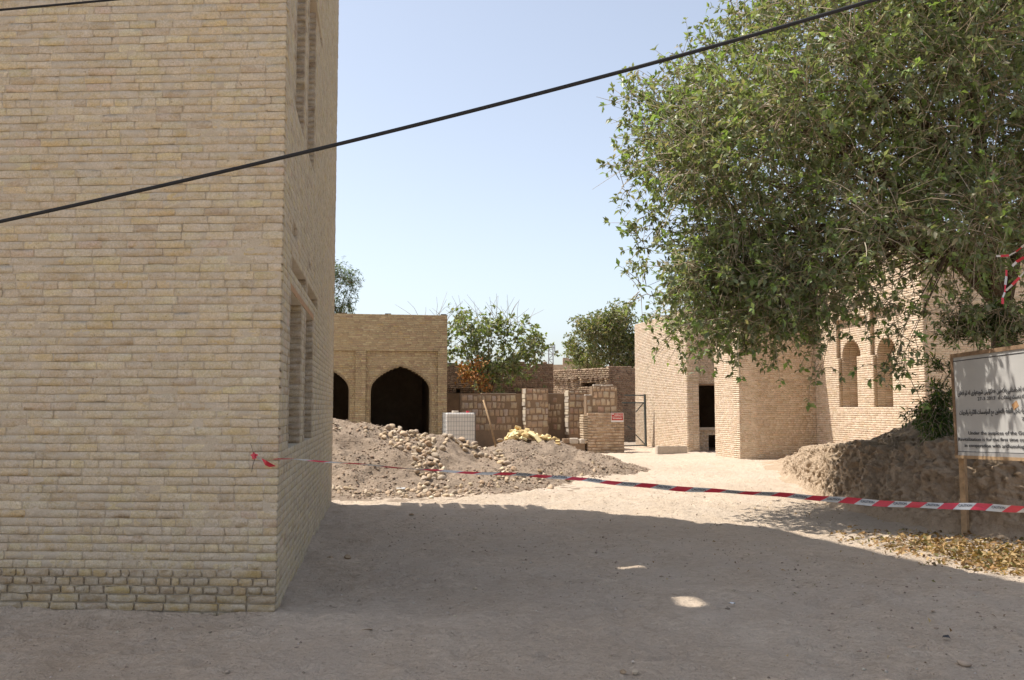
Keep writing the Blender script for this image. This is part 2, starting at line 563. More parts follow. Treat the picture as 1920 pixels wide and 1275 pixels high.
def plan_rows(L, z0, z1, opens, pitch, top=None):
    rows = []
    z = z0
    while z < z1 - 1e-6:
        zc = z + pitch * 0.5
        iv = [(0.0, L)]
        if top is not None:
            us = np.linspace(0, L, 200)
            ok = np.array([top(u) >= zc for u in us])
            iv = []
            s = None
            for u, k in zip(us, ok):
                if k and s is None: s = u
                if not k and s is not None: iv.append((s, u)); s = None
            if s is not None: iv.append((s, L))
        for op in opens:
            c = op(zc)
            if c is None: continue
            ni = []
            for a, b in iv:
                if c[1] <= a or c[0] >= b: ni.append((a, b)); continue
                if c[0] - a > 0.03: ni.append((a, c[0]))
                if b - c[1] > 0.03: ni.append((c[1], b))
            iv = ni
        rows.append((z, iv))
        z += pitch
    return rows


def pick_tones(pal, n, rng=RNG, var=0.10):
    cols = np.array([p[0] for p in pal]); w = np.array([p[1] for p in pal], float)
    c = cols[rng.choice(len(cols), n, p=w / w.sum())]
    return c * rng.uniform(1 - var, 1 + var, (n, 1)) * rng.uniform(0.97, 1.03, (n, 3))


def wall(parent, O, U, L, z0, z1, thick, mats, pal, opens=(), pitch=0.067, blen=0.225, joint=0.011, off=0.0,
         In=None, top=None, jit=0.003, bev=0.006, proud=0.006, name='brickwork', core_name='wall_core', header=0.22,
         only=None, deep_ends=True, near_deep=True, wave=0.0, lenvar=0.08, core=True, head=None, jamb_pal=None):
    head = joint * 0.55 if head is None else head
    U = Vector(U[:2]).normalized()
    if In is None: In = Vector((-U.y, U.x))
    rows = plan_rows(L, z0, z1, opens, pitch, top)
    recs, cv, cf, jam = [], [], [], []
    for ri, (z, iv) in enumerate(rows):
        hdr = random.random() < header
        wv = wave * math.sin(z * 7.0 + ri)
        for a, b in iv:
            # core strip
            if core:
                base = len(cv)
                nf, nb = off + proud, off + thick
                for (uu, zz, nn) in ((a, z, nf), (b, z, nf), (b, z + pitch, nf), (a, z + pitch, nf), (a, z, nb), (b, z, nb), (b, z + pitch, nb), (a, z + pitch, nb)):
                    uu2 = uu + (0.003 if uu == a else -0.003)
                    cv.append((O[0] + uu2 * U.x + nn * In.x, O[1] + uu2 * U.y + nn * In.y, zz))
                for q in ((0, 1, 2, 3), (5, 4, 7, 6), (4, 0, 3, 7), (1, 5, 6, 2), (3, 2, 6, 7), (4, 5, 1, 0)):
                    cf.append([base + i for i in q])
            # bricks
            u = a
            step = blen / 2 if hdr else blen
            first = (0.35 + 0.65 * random.random()) * step
            cuts = [a]
            u = a + first
            while u < b - 0.06:
                cuts.append(u)
                u += step * random.uniform(1 - lenvar, 1 + lenvar) if random.random() > 0.06 else step * 0.5
            cuts.append(b)
            for i in range(len(cuts) - 1):
                l, r_ = cuts[i], cuts[i + 1]
                is_end = deep_ends and ((i == 0 and (near_deep or a > 0.01)) or i == len(cuts) - 2)
                g = joint / 2; gh = head / 2
                lo = l + (gh if i > 0 else -0.0005 if is_end else gh)
                hi = r_ - (gh if i < len(cuts) - 2 else -0.0005 if is_end else gh)
                if hi - lo < 0.02: continue
                dn = random.uniform(-0.002, 0.002) + wv
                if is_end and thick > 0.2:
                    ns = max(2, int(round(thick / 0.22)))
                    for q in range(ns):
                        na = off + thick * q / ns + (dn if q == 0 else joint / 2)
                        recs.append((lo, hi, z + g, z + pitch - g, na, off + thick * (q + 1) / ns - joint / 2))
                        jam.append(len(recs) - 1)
                else:
                    recs.append((lo, hi, z + g, z + pitch - g, off + dn, off + min(thick, 0.05)))
    recs = np.array(recs)
    tones = pick_tones(pal, len(recs))
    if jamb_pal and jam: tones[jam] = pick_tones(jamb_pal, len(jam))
    W, Fq, T = boxes_np(O, U, In, recs, tones, jit, bev)
    bo = tag(link(name, mesh_np(name, W, Fq, T), mats[0], parent), kind='stuff')
    co = None
    if core:
        co = link(core_name, mesh_np(core_name, np.array(cv), np.array(cf)), mats[1], parent)
    return bo, co, recs


PAL_NEAR = [((0.568, 0.480, 0.308), 5), ((0.531, 0.453, 0.330), 5), ((0.606, 0.527, 0.381), 3), ((0.478, 0.389, 0.287), 1.6), ((0.522, 0.453, 0.350), 3), ((0.561, 0.434, 0.248), 0.8), ((0.410, 0.332, 0.253), 0.8), ((0.521, 0.394, 0.316), 0.5)]
PAL_BASE = [((0.395, 0.296, 0.170), 3), ((0.339, 0.263, 0.179), 4), ((0.291, 0.226, 0.155), 3), ((0.433, 0.320, 0.160), 3)]
PAL_PAV = [((0.423, 0.345, 0.215), 5), ((0.377, 0.295, 0.190), 4), ((0.480, 0.403, 0.258), 3), ((0.332, 0.245, 0.168), 1.5), ((0.441, 0.334, 0.180), 1)]
PAL_RIGHT = [((0.655, 0.525, 0.402), 5), ((0.584, 0.455, 0.330), 4), ((0.703, 0.578, 0.450), 4), ((0.527, 0.402, 0.287), 0.7), ((0.627, 0.474, 0.339), 2)]
PAL_OLD = [((0.308, 0.214, 0.154), 4), ((0.246, 0.169, 0.120), 4), ((0.371, 0.272, 0.194), 2), ((0.268, 0.158, 0.114), 1.5)]
PAL_RUBBLE = [((0.435, 0.330, 0.226), 4), ((0.369, 0.270, 0.186), 4), ((0.500, 0.396, 0.281), 2), ((0.304, 0.220, 0.158), 1.5)]


# a near brick with an uneven outline and worn arrises
def brick_np(L, H, D, rng, nx=6, nz=3, rough=0.0035, edge=0.0035):
    xs = np.concatenate([[0, edge * 0.9], np.linspace(edge * 3, L - edge * 3, nx - 3), [L - edge * 0.9, L]])
    zs = np.concatenate([[0, edge * 0.7], [H * 0.5], [H - edge * 0.7, H]])
    X, Z = np.meshgrid(xs, zs)
    Y = np.zeros_like(X)
    rim = (X <= 0) | (X >= L) | (Z <= 0) | (Z >= H)
    Y[rim] = edge * 0.75
    Xj = X + rng.normal(0, rough * 0.6, X.shape)
    Zj = Z + rng.normal(0, rough * 0.6, Z.shape)
    Yj = Y + rng.normal(0, rough * 0.35, X.shape)
    # worn corners
    for cx, cz in ((0, 0), (0, H), (L, 0), (L, H)):
        d = np.hypot(X - cx, Z - cz)
        k = np.clip(1 - d / 0.025, 0, 1) * rng.uniform(0.0, 0.007)
        Xj += (L / 2 - cx) / L * 2 * k; Zj += (H / 2 - cz) / H * k
    nzv, nxv = X.shape
    V = np.stack([Xj, Yj, Zj], -1).reshape(-1, 3)
    id2 = np.arange(nzv * nxv).reshape(nzv, nxv)
    Fq = np.stack([id2[:-1, :-1], id2[:-1, 1:], id2[1:, 1:], id2[1:, :-1]], -1).reshape(-1, 4)
    loop = list(id2[0, :]) + list(id2[1:, -1]) + list(id2[-1, -2::-1]) + list(id2[-2:0:-1, 0])
    b = len(V)
    back = V[loop].copy(); back[:, 1] = D
    V = np.vstack([V, back])
    n = len(loop)
    S = np.array([(loop[(k + 1) % n], loop[k], b + k, b + (k + 1) % n) for k in range(n)])
    return V, np.vstack([Fq, S])


# ------------------------------------------------------------------ the tall brick building on the left
tower = empty('brick_building', (TOWER_C.x, TOWER_C.y, 0))
tag(tower, 'tall building of buff yellow brick with slit windows, filling the left side', 'building')
FL = 9.0
FO = TOWER_C - TOWER_F * FL
PITCH_B = 0.0665
rows = plan_rows(FL, -0.10, 6.2, (), PITCH_B)
near_recs = []                      # u, length, z, pal
for ri, (z, iv) in enumerate(rows):
    base = z < 0.36
    hdr = random.random() < (0.45 if base else 0.16)
    if ri in (4, 7): hdr = True
    u = FL
    joint = 0.011 if base else 0.0045
    first = True
    while u > FL - 4.6:
        l = 0.118 if hdr and random.random() < 0.9 else random.uniform(0.195, 0.25)
        if first and not hdr: l = random.choice((0.118, 0.236, 0.17))
        if random.random() < 0.07: l *= 0.6
        near_recs.append((u - l + joint / 2, l - joint, z + joint / 2, PITCH_B - joint, base, first))
        first = False
        u -= l
near_recs = [r for r in near_recs if r[2] + r[3] > -0.04]
def vis_size(r):
    d = 7.4
    vis = (r[0] > FL - 2.55) and (0.0 < r[2] < 5.0)
    return (1 if vis else 0) * r[1] * r[3]
order = sorted(range(len(near_recs)), key=lambda i: -vis_size(near_recs[i]))
solo = set(order[:300])
NV = 40
variants = {}
vr = np.random.default_rng(5)
for kind in ('field', 'base'):
    pal = PAL_NEAR if kind == 'field' else PAL_BASE
    ts = pick_tones(pal, NV, vr, 0.08)
    for k in range(NV):
        Vb, Fb = brick_np(0.23, 0.058, 0.06, vr)
        me = mesh_np('brick', Vb, Fb, np.repeat(ts[k][None], len(Vb), 0))
        me.materials.append(M_brick_near)
        variants[kind, k] = me
rot_front = math.atan2(TOWER_F.y, TOWER_F.x)
jv, jf, jt = [], [], []
nb = 0
for i, (u, l, z, h, base, first) in enumerate(near_recs):
    kind = 'base' if base else 'field'
    proud = random.uniform(-0.002, 0.0025) + (0.003 if base else 0)
    if i in solo:
        me = variants[kind, random.randrange(NV)]
        o = bpy.data.objects.new('brick', me)
        COL.objects.link(o)
        o.parent = tower
        p = FO + TOWER_F * u - TOWER_S * proud
        o.location = (p.x - TOWER_C.x, p.y - TOWER_C.y, z)
        o.rotation_euler = (0, 0, rot_front)
        o.scale = (l / 0.23, 1, h / 0.058)
    else:
        Vb, Fb = brick_np(l, h, 0.06, vr)
        p = FO + TOWER_F * u
        Wd = np.zeros_like(Vb)
        n = Vb[:, 1] - proud
        Wd[:, 0] = p.x + Vb[:, 0] * TOWER_F.x + n * TOWER_S.x
        Wd[:, 1] = p.y + Vb[:, 0] * TOWER_F.y + n * TOWER_S.y
        Wd[:, 2] = Vb[:, 2] + z
        jv.append(Wd); jf.append(Fb + nb); nb += len(Wd)
        jt.append(np.repeat(pick_tones(PAL_BASE if base else PAL_NEAR, 1, vr), len(Wd), 0))
tag(link('brickwork', mesh_np('brickwork', np.vstack(jv), np.vstack(jf), np.vstack(jt)), M_brick_near, tower), kind='stuff')
# mortar bed of the front wall, flush to 5 mm behind the brick faces and uneven
uu = np.arange(FL - 4.7, FL - 0.02, 0.03); uu[-1] = FL - 0.012
zj = -0.10 + PITCH_B * np.arange(0, 96)
zz = np.sort(np.concatenate([zj - 0.0050, zj - 0.0022, zj + 0.0022, zj + 0.0050, zj + PITCH_B * 0.5]))
bedj = np.array([np.abs(z_ - zj).min() < 0.0025 for z_ in zz])
UU, ZZ = np.meshgrid(uu, zz)
NN = 0.0022 + 0.0030 * fbm(UU * 9, ZZ * 16, 3.0, 3) + 0.013 * np.clip((0.36 - ZZ) / 0.05, 0, 1) + 0.008 * bedj[:, None] * np.clip(0.6 + fbm(UU * 2.5, ZZ * 8, 9.0, 3), 0, 1.3)
MX = FO.x + UU * TOWER_F.x + NN * TOWER_S.x
MY = FO.y + UU * TOWER_F.y + NN * TOWER_S.y
idx = np.arange(UU.size).reshape(UU.shape)
Fm = np.stack([idx[:-1, :-1], idx[:-1, 1:], idx[1:, 1:], idx[1:, :-1]], -1).reshape(-1, 4)
link('mortar_bed', mesh_np('mortar_bed', np.stack([MX, MY, ZZ], -1).reshape(-1, 3), Fm, smooth=True), M_mortar_near, tower)

# side wall with its two storeys of windows
SIDE_L = 8.60
def side_top(t):
    return float(np.interp(t, [0, 2.96, 5.29, 7.04, 7.46, 8.3, 8.6], [15.2, 14.4, 13.6, 13.1, 11.3, 9.3, 9.15]))
_so = [rect(0.76, 1.87, 1.29, 2.72), rect(2.47, 3.49, 1.29, 2.72), rect(0.9, 1.76, 4.4, 8.3), rect(2.3, 3.22, 4.4, 8.3),
             rect(0.85, 2.35, 2.92, 3.05), rect(2.62, 4.2, 2.92, 3.05), rect(0.95, 1.25, 3.2, 3.33), rect(2.6, 4.3, 6.35, 6.5), rect(2.75, 2.95, 3.2, 3.3)]
S0 = 0.063
def _shift(fn):
    return lambda z: (None if fn(z) is None else (fn(z)[0] - S0, fn(z)[1] - S0))
side_open = [_shift(f_) for f_ in _so]
wall(tower, TOWER_C + TOWER_S * S0, TOWER_S, SIDE_L - S0, -0.10, 9.6, 0.42, (M_brick_near, M_mortar_near), PAL_NEAR, side_open, pitch=PITCH_B, top=side_top,
     name='side_brickwork', core_name='side_wall', jit=0.003, header=0.2, near_deep=False, joint=0.006, bev=0.003, proud=0.003, In=-TOWER_F, jamb_pal=[((0.34, 0.265, 0.195), 3), ((0.28, 0.215, 0.155), 3), ((0.40, 0.315, 0.215), 1)])  # darker jamb bricks: stained brown, with the openings' shade put in
mb = MB()
Nn = Vector((TOWER_S.y, -TOWER_S.x))     # outward normal of the side wall
def sp(t, n, z):                          # side-wall coordinates, n into the wall
    p = TOWER_C + TOWER_S * t - Nn * n
    return Vector((p.x, p.y, z))
def slab(mb, t0, t1, n0, n1, z0, z1, mi=0):
    P = [sp(t, n, z) for z in (z0, z1) for (t, n) in ((t0, n0), (t1, n0), (t1, n1), (t0, n1))]
    b = len(mb.v); mb.v += P
    for q in ((0, 3, 2, 1), (4, 5, 6, 7), (0, 1, 5, 4), (1, 2, 6, 5), (2, 3, 7, 6), (3, 0, 4, 7)):
        mb.f.append([b + i for i in q]); mb.m.append(mi)
for (a, b, z0, z1) in ((0.84, 2.36, 2.90, 3.07), (2.61, 4.21, 2.90, 3.07), (0.94, 1.26, 3.18, 3.35), (2.59, 4.31, 6.33, 6.52), (2.74, 2.96, 3.18, 3.32)):
    slab(mb, a, b, 0.09, 0.16, z0, z1)
mb.build('slot_back', M_lintel, tower)
mb = MB(); slab(mb, 0.70, 3.56, -0.004, 0.40, 2.70, 2.758); mb.build('lintel', M_lintel, tower)
# upper part of the side wall, the other walls and the floor slabs
mb = MB()
prof = [(0.0, 15.2), (2.96, 14.4), (5.29, 13.6), (7.04, 13.1), (7.46, 11.3), (8.3, 9.62)]  # unseen top profile, shaped to cast the yard's shadow edge
poly = [sp(8.3, 0.006, 9.58)] + [sp(0, 0.006, 9.58)] + [sp(t, 0.006, z) for t, z in prof]
polb = [sp(8.3, 0.42, 9.58)] + [sp(0, 0.42, 9.58)] + [sp(t, 0.42, z) for t, z in prof]
mb.face(poly); mb.face(polb[::-1])
for k in range(len(poly)):
    k2 = (k + 1) % len(poly)
    mb.face([poly[k2], poly[k], polb[k], polb[k2]])
mb.build('upper_side_wall', M_mortar_near, tower)
mb = MB()
def fr(u, n, z):
    p = FO + TOWER_F * u + TOWER_S * n
    return Vector((p.x, p.y, z))
def fslab(mb, u0, u1, n0, n1, z0, z1):
    P = [fr(u, n, z) for z in (z0, z1) for (u, n) in ((u0, n0), (u1, n0), (u1, n1), (u0, n1))]
    b = len(mb.v); mb.v += P
    for q in ((0, 3, 2, 1), (4, 5, 6, 7), (0, 1, 5, 4), (1, 2, 6, 5), (2, 3, 7, 6), (3, 0, 4, 7)):
        mb.f.append([b + i for i in q]); mb.m.append(0)
fslab(mb, 2.0, FL - 0.43, 0.03, 0.35, -0.3, 17.4)
fslab(mb, -12, 2.0, 0.03, 0.35, -0.3, 23.0)  # unseen tall extension, added to keep the foreground in shadow
fslab(mb, FL - 0.43, FL - 0.02, 0.03, 0.10, 6.2, 15.25)
fslab(mb, FL - 0.425, FL - 0.013, 0.031, 0.062, -0.3, 6.19)
mb.build('front_wall_core', M_mortar_near, tower)
mb = MB(); fslab(mb, 0.0, 0.4, 0.36, 8.2, -0.3, 9.0); mb.build('left_wall', M_mortar_near, tower)
mb = MB(); fslab(mb, 0.0, FL - 0.46, 8.2, 8.56, -0.3, 9.1); mb.build('rear_wall', M_mortar_near, tower)
# unseen beam ends on the rear face, placed to notch the shadow edge
for k in range(7):
    mb = MB(); slab(mb, SIDE_L + 0.003, SIDE_L + 0.75, 0.14, 0.34, 3.2 + k * 0.72, 3.2 + k * 0.72 + 0.24)
    mb.build('beam_end', M_board_wood, tower)
# unseen roof slab, two holes added to throw sun spots through the upper windows
cot = 1 / math.tan(SUN_EL)
ROOF_Z = 8.9
holes = []
for spot in ((1185, 1062), (1302, 1130)):
    q = on_ground(*spot)
    hx, hy = q.x + SUN_DIR.x * cot * ROOF_Z, q.y + SUN_DIR.y * cot * ROOF_Z
    holes.append((hx, hy))
mb = MB()
x0, x1, y0, y1 = -10.6, -2.45, 7.55, 15.75
hw = (0.17, 0.13)
xs = sorted([x0, x1] + [v for h in holes for v in (h[0] - hw[0], h[0] + hw[0])])
ys = sorted([y0, y1] + [v for h in holes for v in (h[1] - hw[1], h[1] + hw[1])])
for i in range(len(xs) - 1):
    for j in range(len(ys) - 1):
        cx, cy = (xs[i] + xs[i + 1]) / 2, (ys[j] + ys[j + 1]) / 2
        if any(abs(cx - h[0]) < hw[0] and abs(cy - h[1]) < hw[1] for h in holes): continue
        edge_x = lambda y_: TOWER_C.x + (y_ - TOWER_C.y) * TOWER_S.x / TOWER_S.y - 0.25
        last = i == len(xs) - 2
        ea, eb = edge_x(ys[j]), edge_x(ys[j + 1])
        ra, rb = (ea, eb) if last else (min(xs[i + 1], ea), min(xs[i + 1], eb))
        q = [(min(xs[i], ea), ys[j]), (ra, ys[j]), (rb, ys[j + 1]), (min(xs[i], eb), ys[j + 1])]
        if ra - q[0][0] < 1e-4 and rb - q[3][0] < 1e-4: continue
        mb.face([(x_, y_, ROOF_Z) for x_, y_ in q[::-1]]); mb.face([(x_, y_, ROOF_Z + 0.05) for x_, y_ in q])
mb.build('roof_slab', M_mortar_near, tower)

# ------------------------------------------------------------------ frame shared by the site's walls
UX = Vector((0.9864, 0.1644))            # along fronts, left to right
UD = Vector((0.1644, -0.9864))           # along flanks, far to near

# pavilion with pointed arches
PR = at(838, 760, 33.0)
PAV_L = 7.0
PO = Vector((PR.x, PR.y)) - UX * PAV_L
pav = empty('arched_pavilion', (PO.x, PO.y, 0))
tag(pav, 'low yellow brick pavilion with pointed arches opening on a dark vault', 'building')
pu = lambda px, py=760: along(px, py, PO, UX)
zp = lambda py, d=32.7: at(800, py, d).z
PTOP, PPAN, PAPEX, PSPR = zp(592, 32.9), zp(659), zp(686), zp(732)
a1 = (pu(541), pu(653.5)); a2 = (pu(695), pu(807))
layer1 = [rect(pu(529), pu(666), -1, PPAN), rect(pu(685), pu(821), -1, PPAN)]
arches = [arch((a1[0] + a1[1]) / 2, a1[1] - a1[0], -1, PSPR, PAPEX), arch((a2[0] + a2[1]) / 2, a2[1] - a2[0], -1, PSPR, PAPEX)]
wall(pav, PO, UX, PAV_L, 0.0, PTOP, 0.09, (M_brick_pav, M_mortar_pav), PAL_PAV, layer1, name='front_brickwork', core_name='pilaster_wall', pitch=0.066)
wall(pav, PO, UX, PAV_L - 0.02, 0.0, PPAN + 0.1, 0.55, (M_brick_pav, M_mortar_pav), PAL_PAV, arches, off=0.091, name='panel_brickwork', core_name='panel_wall', pitch=0.066)
# smooth arch ring
for (a, b) in (a1, a2):
    mb = MB()
    c, w = (a + b) / 2, b - a
    fn = arch(c, w, -1, PSPR, PAPEX)
    zs = list(np.linspace(0.3, PSPR, 6)) + list(np.linspace(PSPR, PAPEX, 26)[1:])
    pl = [(fn(min(z, PAPEX - 1e-4))[0], z) for z in zs]; pr = [(fn(min(z, PAPEX - 1e-4))[1], z) for z in zs]
    path = pl[:-1] + [(c, PAPEX)] + pr[::-1][1:]
    for i in range(len(path) - 1):
        def W(u, z, n): 
            p = PO + UX * u + Vector((-UX.y, UX.x)) * n
            return (p.x, p.y, z)
        (u0, z0_), (u1, z1_) = path[i], path[i + 1]
        mb.face([W(u0, z0_, 0.088), W(u1, z1_, 0.088), W(u1, z1_, 0.66), W(u0, z0_, 0.66)])
        # face ring, a few centimetres wide
        cx, cz = c, PSPR - 0.3
        def outw(u, z):
            d = Vector((u - cx, max(z - cz, 0.0) if z > PSPR else 0)); d.normalize(); return (u + d.x * 0.045, z + d.y * 0.045)
        o0, o1 = outw(u0, z0_), outw(u1, z1_)
        mb.face([W(u0, z0_, 0.086), W(o0[0], o0[1], 0.086), W(o1[0], o1[1], 0.086), W(u1, z1_, 0.086)])
    mb.build('arch_ring', M_mortar_pav, pav)
def obox(mb, O, u0, u1, n0, n1, z0, z1, U=UX):
    I = Vector((-U.y, U.x))
    P = []
    for z in (z0, z1):
        for (u, n) in ((u0, n0), (u1, n0), (u1, n1), (u0, n1)):
            p = Vector((O[0], O[1])) + U * u + I * n
            P.append(Vector((p.x, p.y, z)))
    b = len(mb.v); mb.v += P
    for q in ((0, 3, 2, 1), (4, 5, 6, 7), (0, 1, 5, 4), (1, 2, 6, 5), (2, 3, 7, 6), (3, 0, 4, 7)):
        mb.f.append([b + i for i in q]); mb.m.append(0)
    return mb
mb = MB(); obox(mb, PO, PAV_L - 0.46, PAV_L - 0.03, 0.65, 6.0, 0, PTOP - 0.05); mb.build('right_wall', M_mortar_pav, pav)
mb = MB(); obox(mb, PO, 0.02, 0.4, 0.65, 6.0, 0, PTOP - 0.05); mb.build('left_wall', M_mortar_pav, pav)
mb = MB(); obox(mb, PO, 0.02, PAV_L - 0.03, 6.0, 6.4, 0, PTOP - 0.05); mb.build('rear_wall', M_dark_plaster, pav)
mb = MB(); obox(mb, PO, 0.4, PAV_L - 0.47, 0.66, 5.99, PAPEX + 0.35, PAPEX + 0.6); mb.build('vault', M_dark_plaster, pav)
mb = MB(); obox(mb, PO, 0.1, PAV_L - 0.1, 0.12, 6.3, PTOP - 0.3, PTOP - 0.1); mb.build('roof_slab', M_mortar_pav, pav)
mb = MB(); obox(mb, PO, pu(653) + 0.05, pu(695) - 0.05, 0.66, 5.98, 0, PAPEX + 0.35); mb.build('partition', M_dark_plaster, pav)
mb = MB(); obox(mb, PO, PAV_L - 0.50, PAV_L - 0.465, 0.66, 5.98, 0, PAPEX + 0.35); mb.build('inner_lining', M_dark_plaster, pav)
for px, w_, h_ in ((640, 0.32, 0.07), (726, 0.22, 0.06), (831, 0.19, 0.07), (836, 0.10, 0.04)):
    mb = MB(); u = pu(px); obox(mb, PO, u - w_ / 2, u + w_ / 2, 0.01, 0.2, PTOP + 0.0, PTOP + h_)
    mb.build('coping_brick', M_brick_pav, pav, bevel=0.006)
    me = pav.children[-1].data if False else None

# ------------------------------------------------------------------ stepped brick building on the right
AO = on_ground(1192, 835); AN = on_ground(1289, 848)
AO2 = Vector((AO.x, AO.y)); AN2 = Vector((AN.x, AN.y))
UA = (AN2 - AO2).normalized(); LA = (AN2 - AO2).length
right = empty('stepped_brick_building', (AN.x, AN.y, 0))
tag(right, 'stepped pale brick building with sunlit flanks, arched niches and dark doorway', 'building')
RTOP = at(1284, 580, AN.y).z
wall(right, AO2, UA, LA, -0.2, RTOP, 0.48, (M_brick_right, M_mortar_right), PAL_RIGHT, name='flank_brickwork', core_name='flank_wall', top=lambda u: RTOP - 0.03 * (u < 2))
C2 = on_ground(1388, 860); C2 = Vector((C2.x, C2.y))
IX = Vector((-UX.y, UX.x))
wall(right, C2, UX, 2.9, -0.2, 6.1, 0.45, (M_brick_right, M_mortar_right), PAL_RIGHT, name='pier_front_brickwork', core_name='pier_front_wall')
tC = 2.1
wall(right, C2 - UD * tC, UD, tC - 0.451, -0.2, 6.1, 0.45, (M_brick_right, M_mortar_right), PAL_RIGHT, name='pier_flank_brickwork', core_name='pier_flank_wall')
lD = along(1530, 765, C2, UX)
E0 = C2 + UX * lD
LE = along(1735, 765, E0, UD)
eu = lambda px, py=700: along(px, py, E0, UD)
ze = lambda py, d: at(1640, py, d).z
n1 = (eu(1572), eu(1607)); n2 = (eu(1637), eu(1673))
zsill = 1.68; zspr = 3.22
lay1 = [rect(n1[0], n1[1], zsill, zspr), rect(n2[0], n2[1], zsill + 0.02, zspr), rect(n1[0] - 0.10, n1[1] + 0.62, zspr, 4.42), rect(n2[0] - 0.12, n2[1] + 0.5, zspr, 4.55)]
wall(right, E0, UD, LE, -0.2, 6.4, 0.13, (M_brick_right, M_mortar_right), PAL_RIGHT, lay1, name='niche_wall_brickwork', core_name='niche_wall')
nich = [roundarch((n1[0] + n1[1]) / 2, n1[1] - n1[0], zsill, zspr), roundarch((n2[0] + n2[1]) / 2, n2[1] - n2[0], zsill + 0.02, zspr)]
wall(right, E0, UD, LE - 0.02, 0.8, 5.0, 0.75, (M_brick_right, M_mortar_right), PAL_RIGHT, nich, off=0.131, name='niche_brickwork', core_name='niche_inner_wall')
mb = MB(); obox(mb, E0, 0.05, LE - 0.05, 0.885, 1.1, -0.2, 6.2, UD); mb.build('niche_back', M_mortar_right, right)
F0 = E0 + UD * LE
wall(right, F0 + UX * 0.0 + IX * 0.004, UX, 7.0, -0.2, 6.4, 0.45, (M_brick_right, M_mortar_right), PAL_RIGHT, name='end_wall_brickwork', core_name='end_wall')
# doorway recess between the flank wall and the pier
B0 = AN2 - UA * 1.0
dL = 3.2
dOpen = [rect(along(1317, 760, B0 + UX * 0.5, UX) + 0.0, 3.0, 0.86, at(1330, 722, 35).z), rect(1.08, 1.9, -0.3, 0.55)]
wall(right, B0 + UX * 0.485, UX, dL, -0.2, RTOP, 0.35, (M_brick_right, M_mortar_right), PAL_RIGHT, [rect(0.16, 1.4, 0.9, at(1330, 722, 35).z), rect(0.75, 1.4, -0.3, 0.62)], name='door_wall_brickwork', core_name='door_wall')
mb = MB(); obox(mb, B0 + UX * 0.485, 0.1, 1.5, -0.02, 0.36, at(1330, 722, 35).z, at(1330, 722, 35).z + 0.06); mb.build('door_lintel', M_board_wood, right)
mb = MB(); obox(mb, B0 + UX * 0.485, 0.16, 1.42, -0.05, 0.30, 0.80, 0.90); mb.build('door_sill', M_concrete, right)
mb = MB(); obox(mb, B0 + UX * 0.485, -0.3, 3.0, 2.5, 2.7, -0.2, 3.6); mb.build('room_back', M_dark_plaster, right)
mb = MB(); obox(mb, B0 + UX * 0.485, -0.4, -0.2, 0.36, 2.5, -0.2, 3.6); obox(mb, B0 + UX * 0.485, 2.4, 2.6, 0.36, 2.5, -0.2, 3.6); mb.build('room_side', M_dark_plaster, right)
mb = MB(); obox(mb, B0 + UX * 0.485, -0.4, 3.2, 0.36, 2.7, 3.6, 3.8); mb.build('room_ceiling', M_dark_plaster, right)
mb = MB(); obox(mb, B0 + UX * 0.485, 0.30, 0.46, 0.5, 0.7, 0.0, 2.3); mb.build('door_jamb', M_mortar_right, right)

# ------------------------------------------------------------------ old walls at the back
def old_wall(name, label, pxa, pxb, py_top, d, mats, pal, U=UX, L=None, thick=0.5, pitch=0.085, blen=0.23, opens=(), topvar=0.08, jit=0.012, z0=-0.2):
    A = at(pxa, 765, d)
    O = Vector((A.x, A.y))
    L = L or along(pxb, 765, O, U)
    zt = at(pxa, py_top, d).z
    e = empty(name, (O.x, O.y, 0))
    tag(e, label, 'wall')
    ph = random.random() * 50
    top = lambda u: zt + topvar * float(fbm(u * 1.3 + ph, ph, 0, 3))
    wall(e, O, U, L, z0, zt + 0.25, thick, (mats[0], mats[1]), pal, opens, pitch=pitch, blen=blen, top=top, jit=jit, bev=0.015, proud=0.016, lenvar=0.25, wave=0.004, header=0.3)
    return e, O, L, zt

gw, GO, GL, gz = old_wall('old_brick_wall', 'dark ruined brick wall behind the big-leaved tree', 820, 1038, 681, 41.5, (M_brick_old, M_mortar_old), PAL_OLD,
                          opens=[rect(4.15, 4.45, 1.9, 2.6), rect(0.85, 1.05, 2.3, 2.5), rect(0.75, 1.0, 1.75, 1.9)])
mb = MB(); obox(mb, GO, 0.2, 5.2, -0.35, -0.0, -0.1, at(900, 737, 41).z); mb.build('ledge', M_mortar_old, gw)
mb = MB(); obox(mb, GO, 0.05, GL - 0.1, 0.52, 0.6, 0, gz - 0.2); mb.build('rear_face', M_mortar_old, gw)
# rubble wall: a lit face turned left and a shaded face
Hn = at(1142, 765, 44.0)
UH = Vector((0.62, -0.78)).normalized()
HO = Vector((Hn.x, Hn.y)) - UH * 5.0
hw_ = empty('rubble_wall', (Hn.x, Hn.y, 0))
tag(hw_, 'rough rubble house wall with a small square hole and a cracked eave', 'wall')
hz = at(1142, 690, 44.0).z
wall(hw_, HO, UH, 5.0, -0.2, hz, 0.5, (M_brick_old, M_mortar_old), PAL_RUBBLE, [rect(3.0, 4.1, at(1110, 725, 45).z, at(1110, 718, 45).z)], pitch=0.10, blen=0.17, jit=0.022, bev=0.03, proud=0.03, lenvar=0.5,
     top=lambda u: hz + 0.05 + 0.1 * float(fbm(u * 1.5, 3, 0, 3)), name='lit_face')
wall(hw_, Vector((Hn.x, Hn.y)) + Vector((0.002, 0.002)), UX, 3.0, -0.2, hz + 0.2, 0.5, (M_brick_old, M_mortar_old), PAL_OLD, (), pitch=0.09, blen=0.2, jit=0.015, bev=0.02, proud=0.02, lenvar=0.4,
     top=lambda u: hz + 0.1 + 0.08 * float(fbm(u * 1.5, 9, 0, 3)), name='shaded_face', core_name='shaded_core')
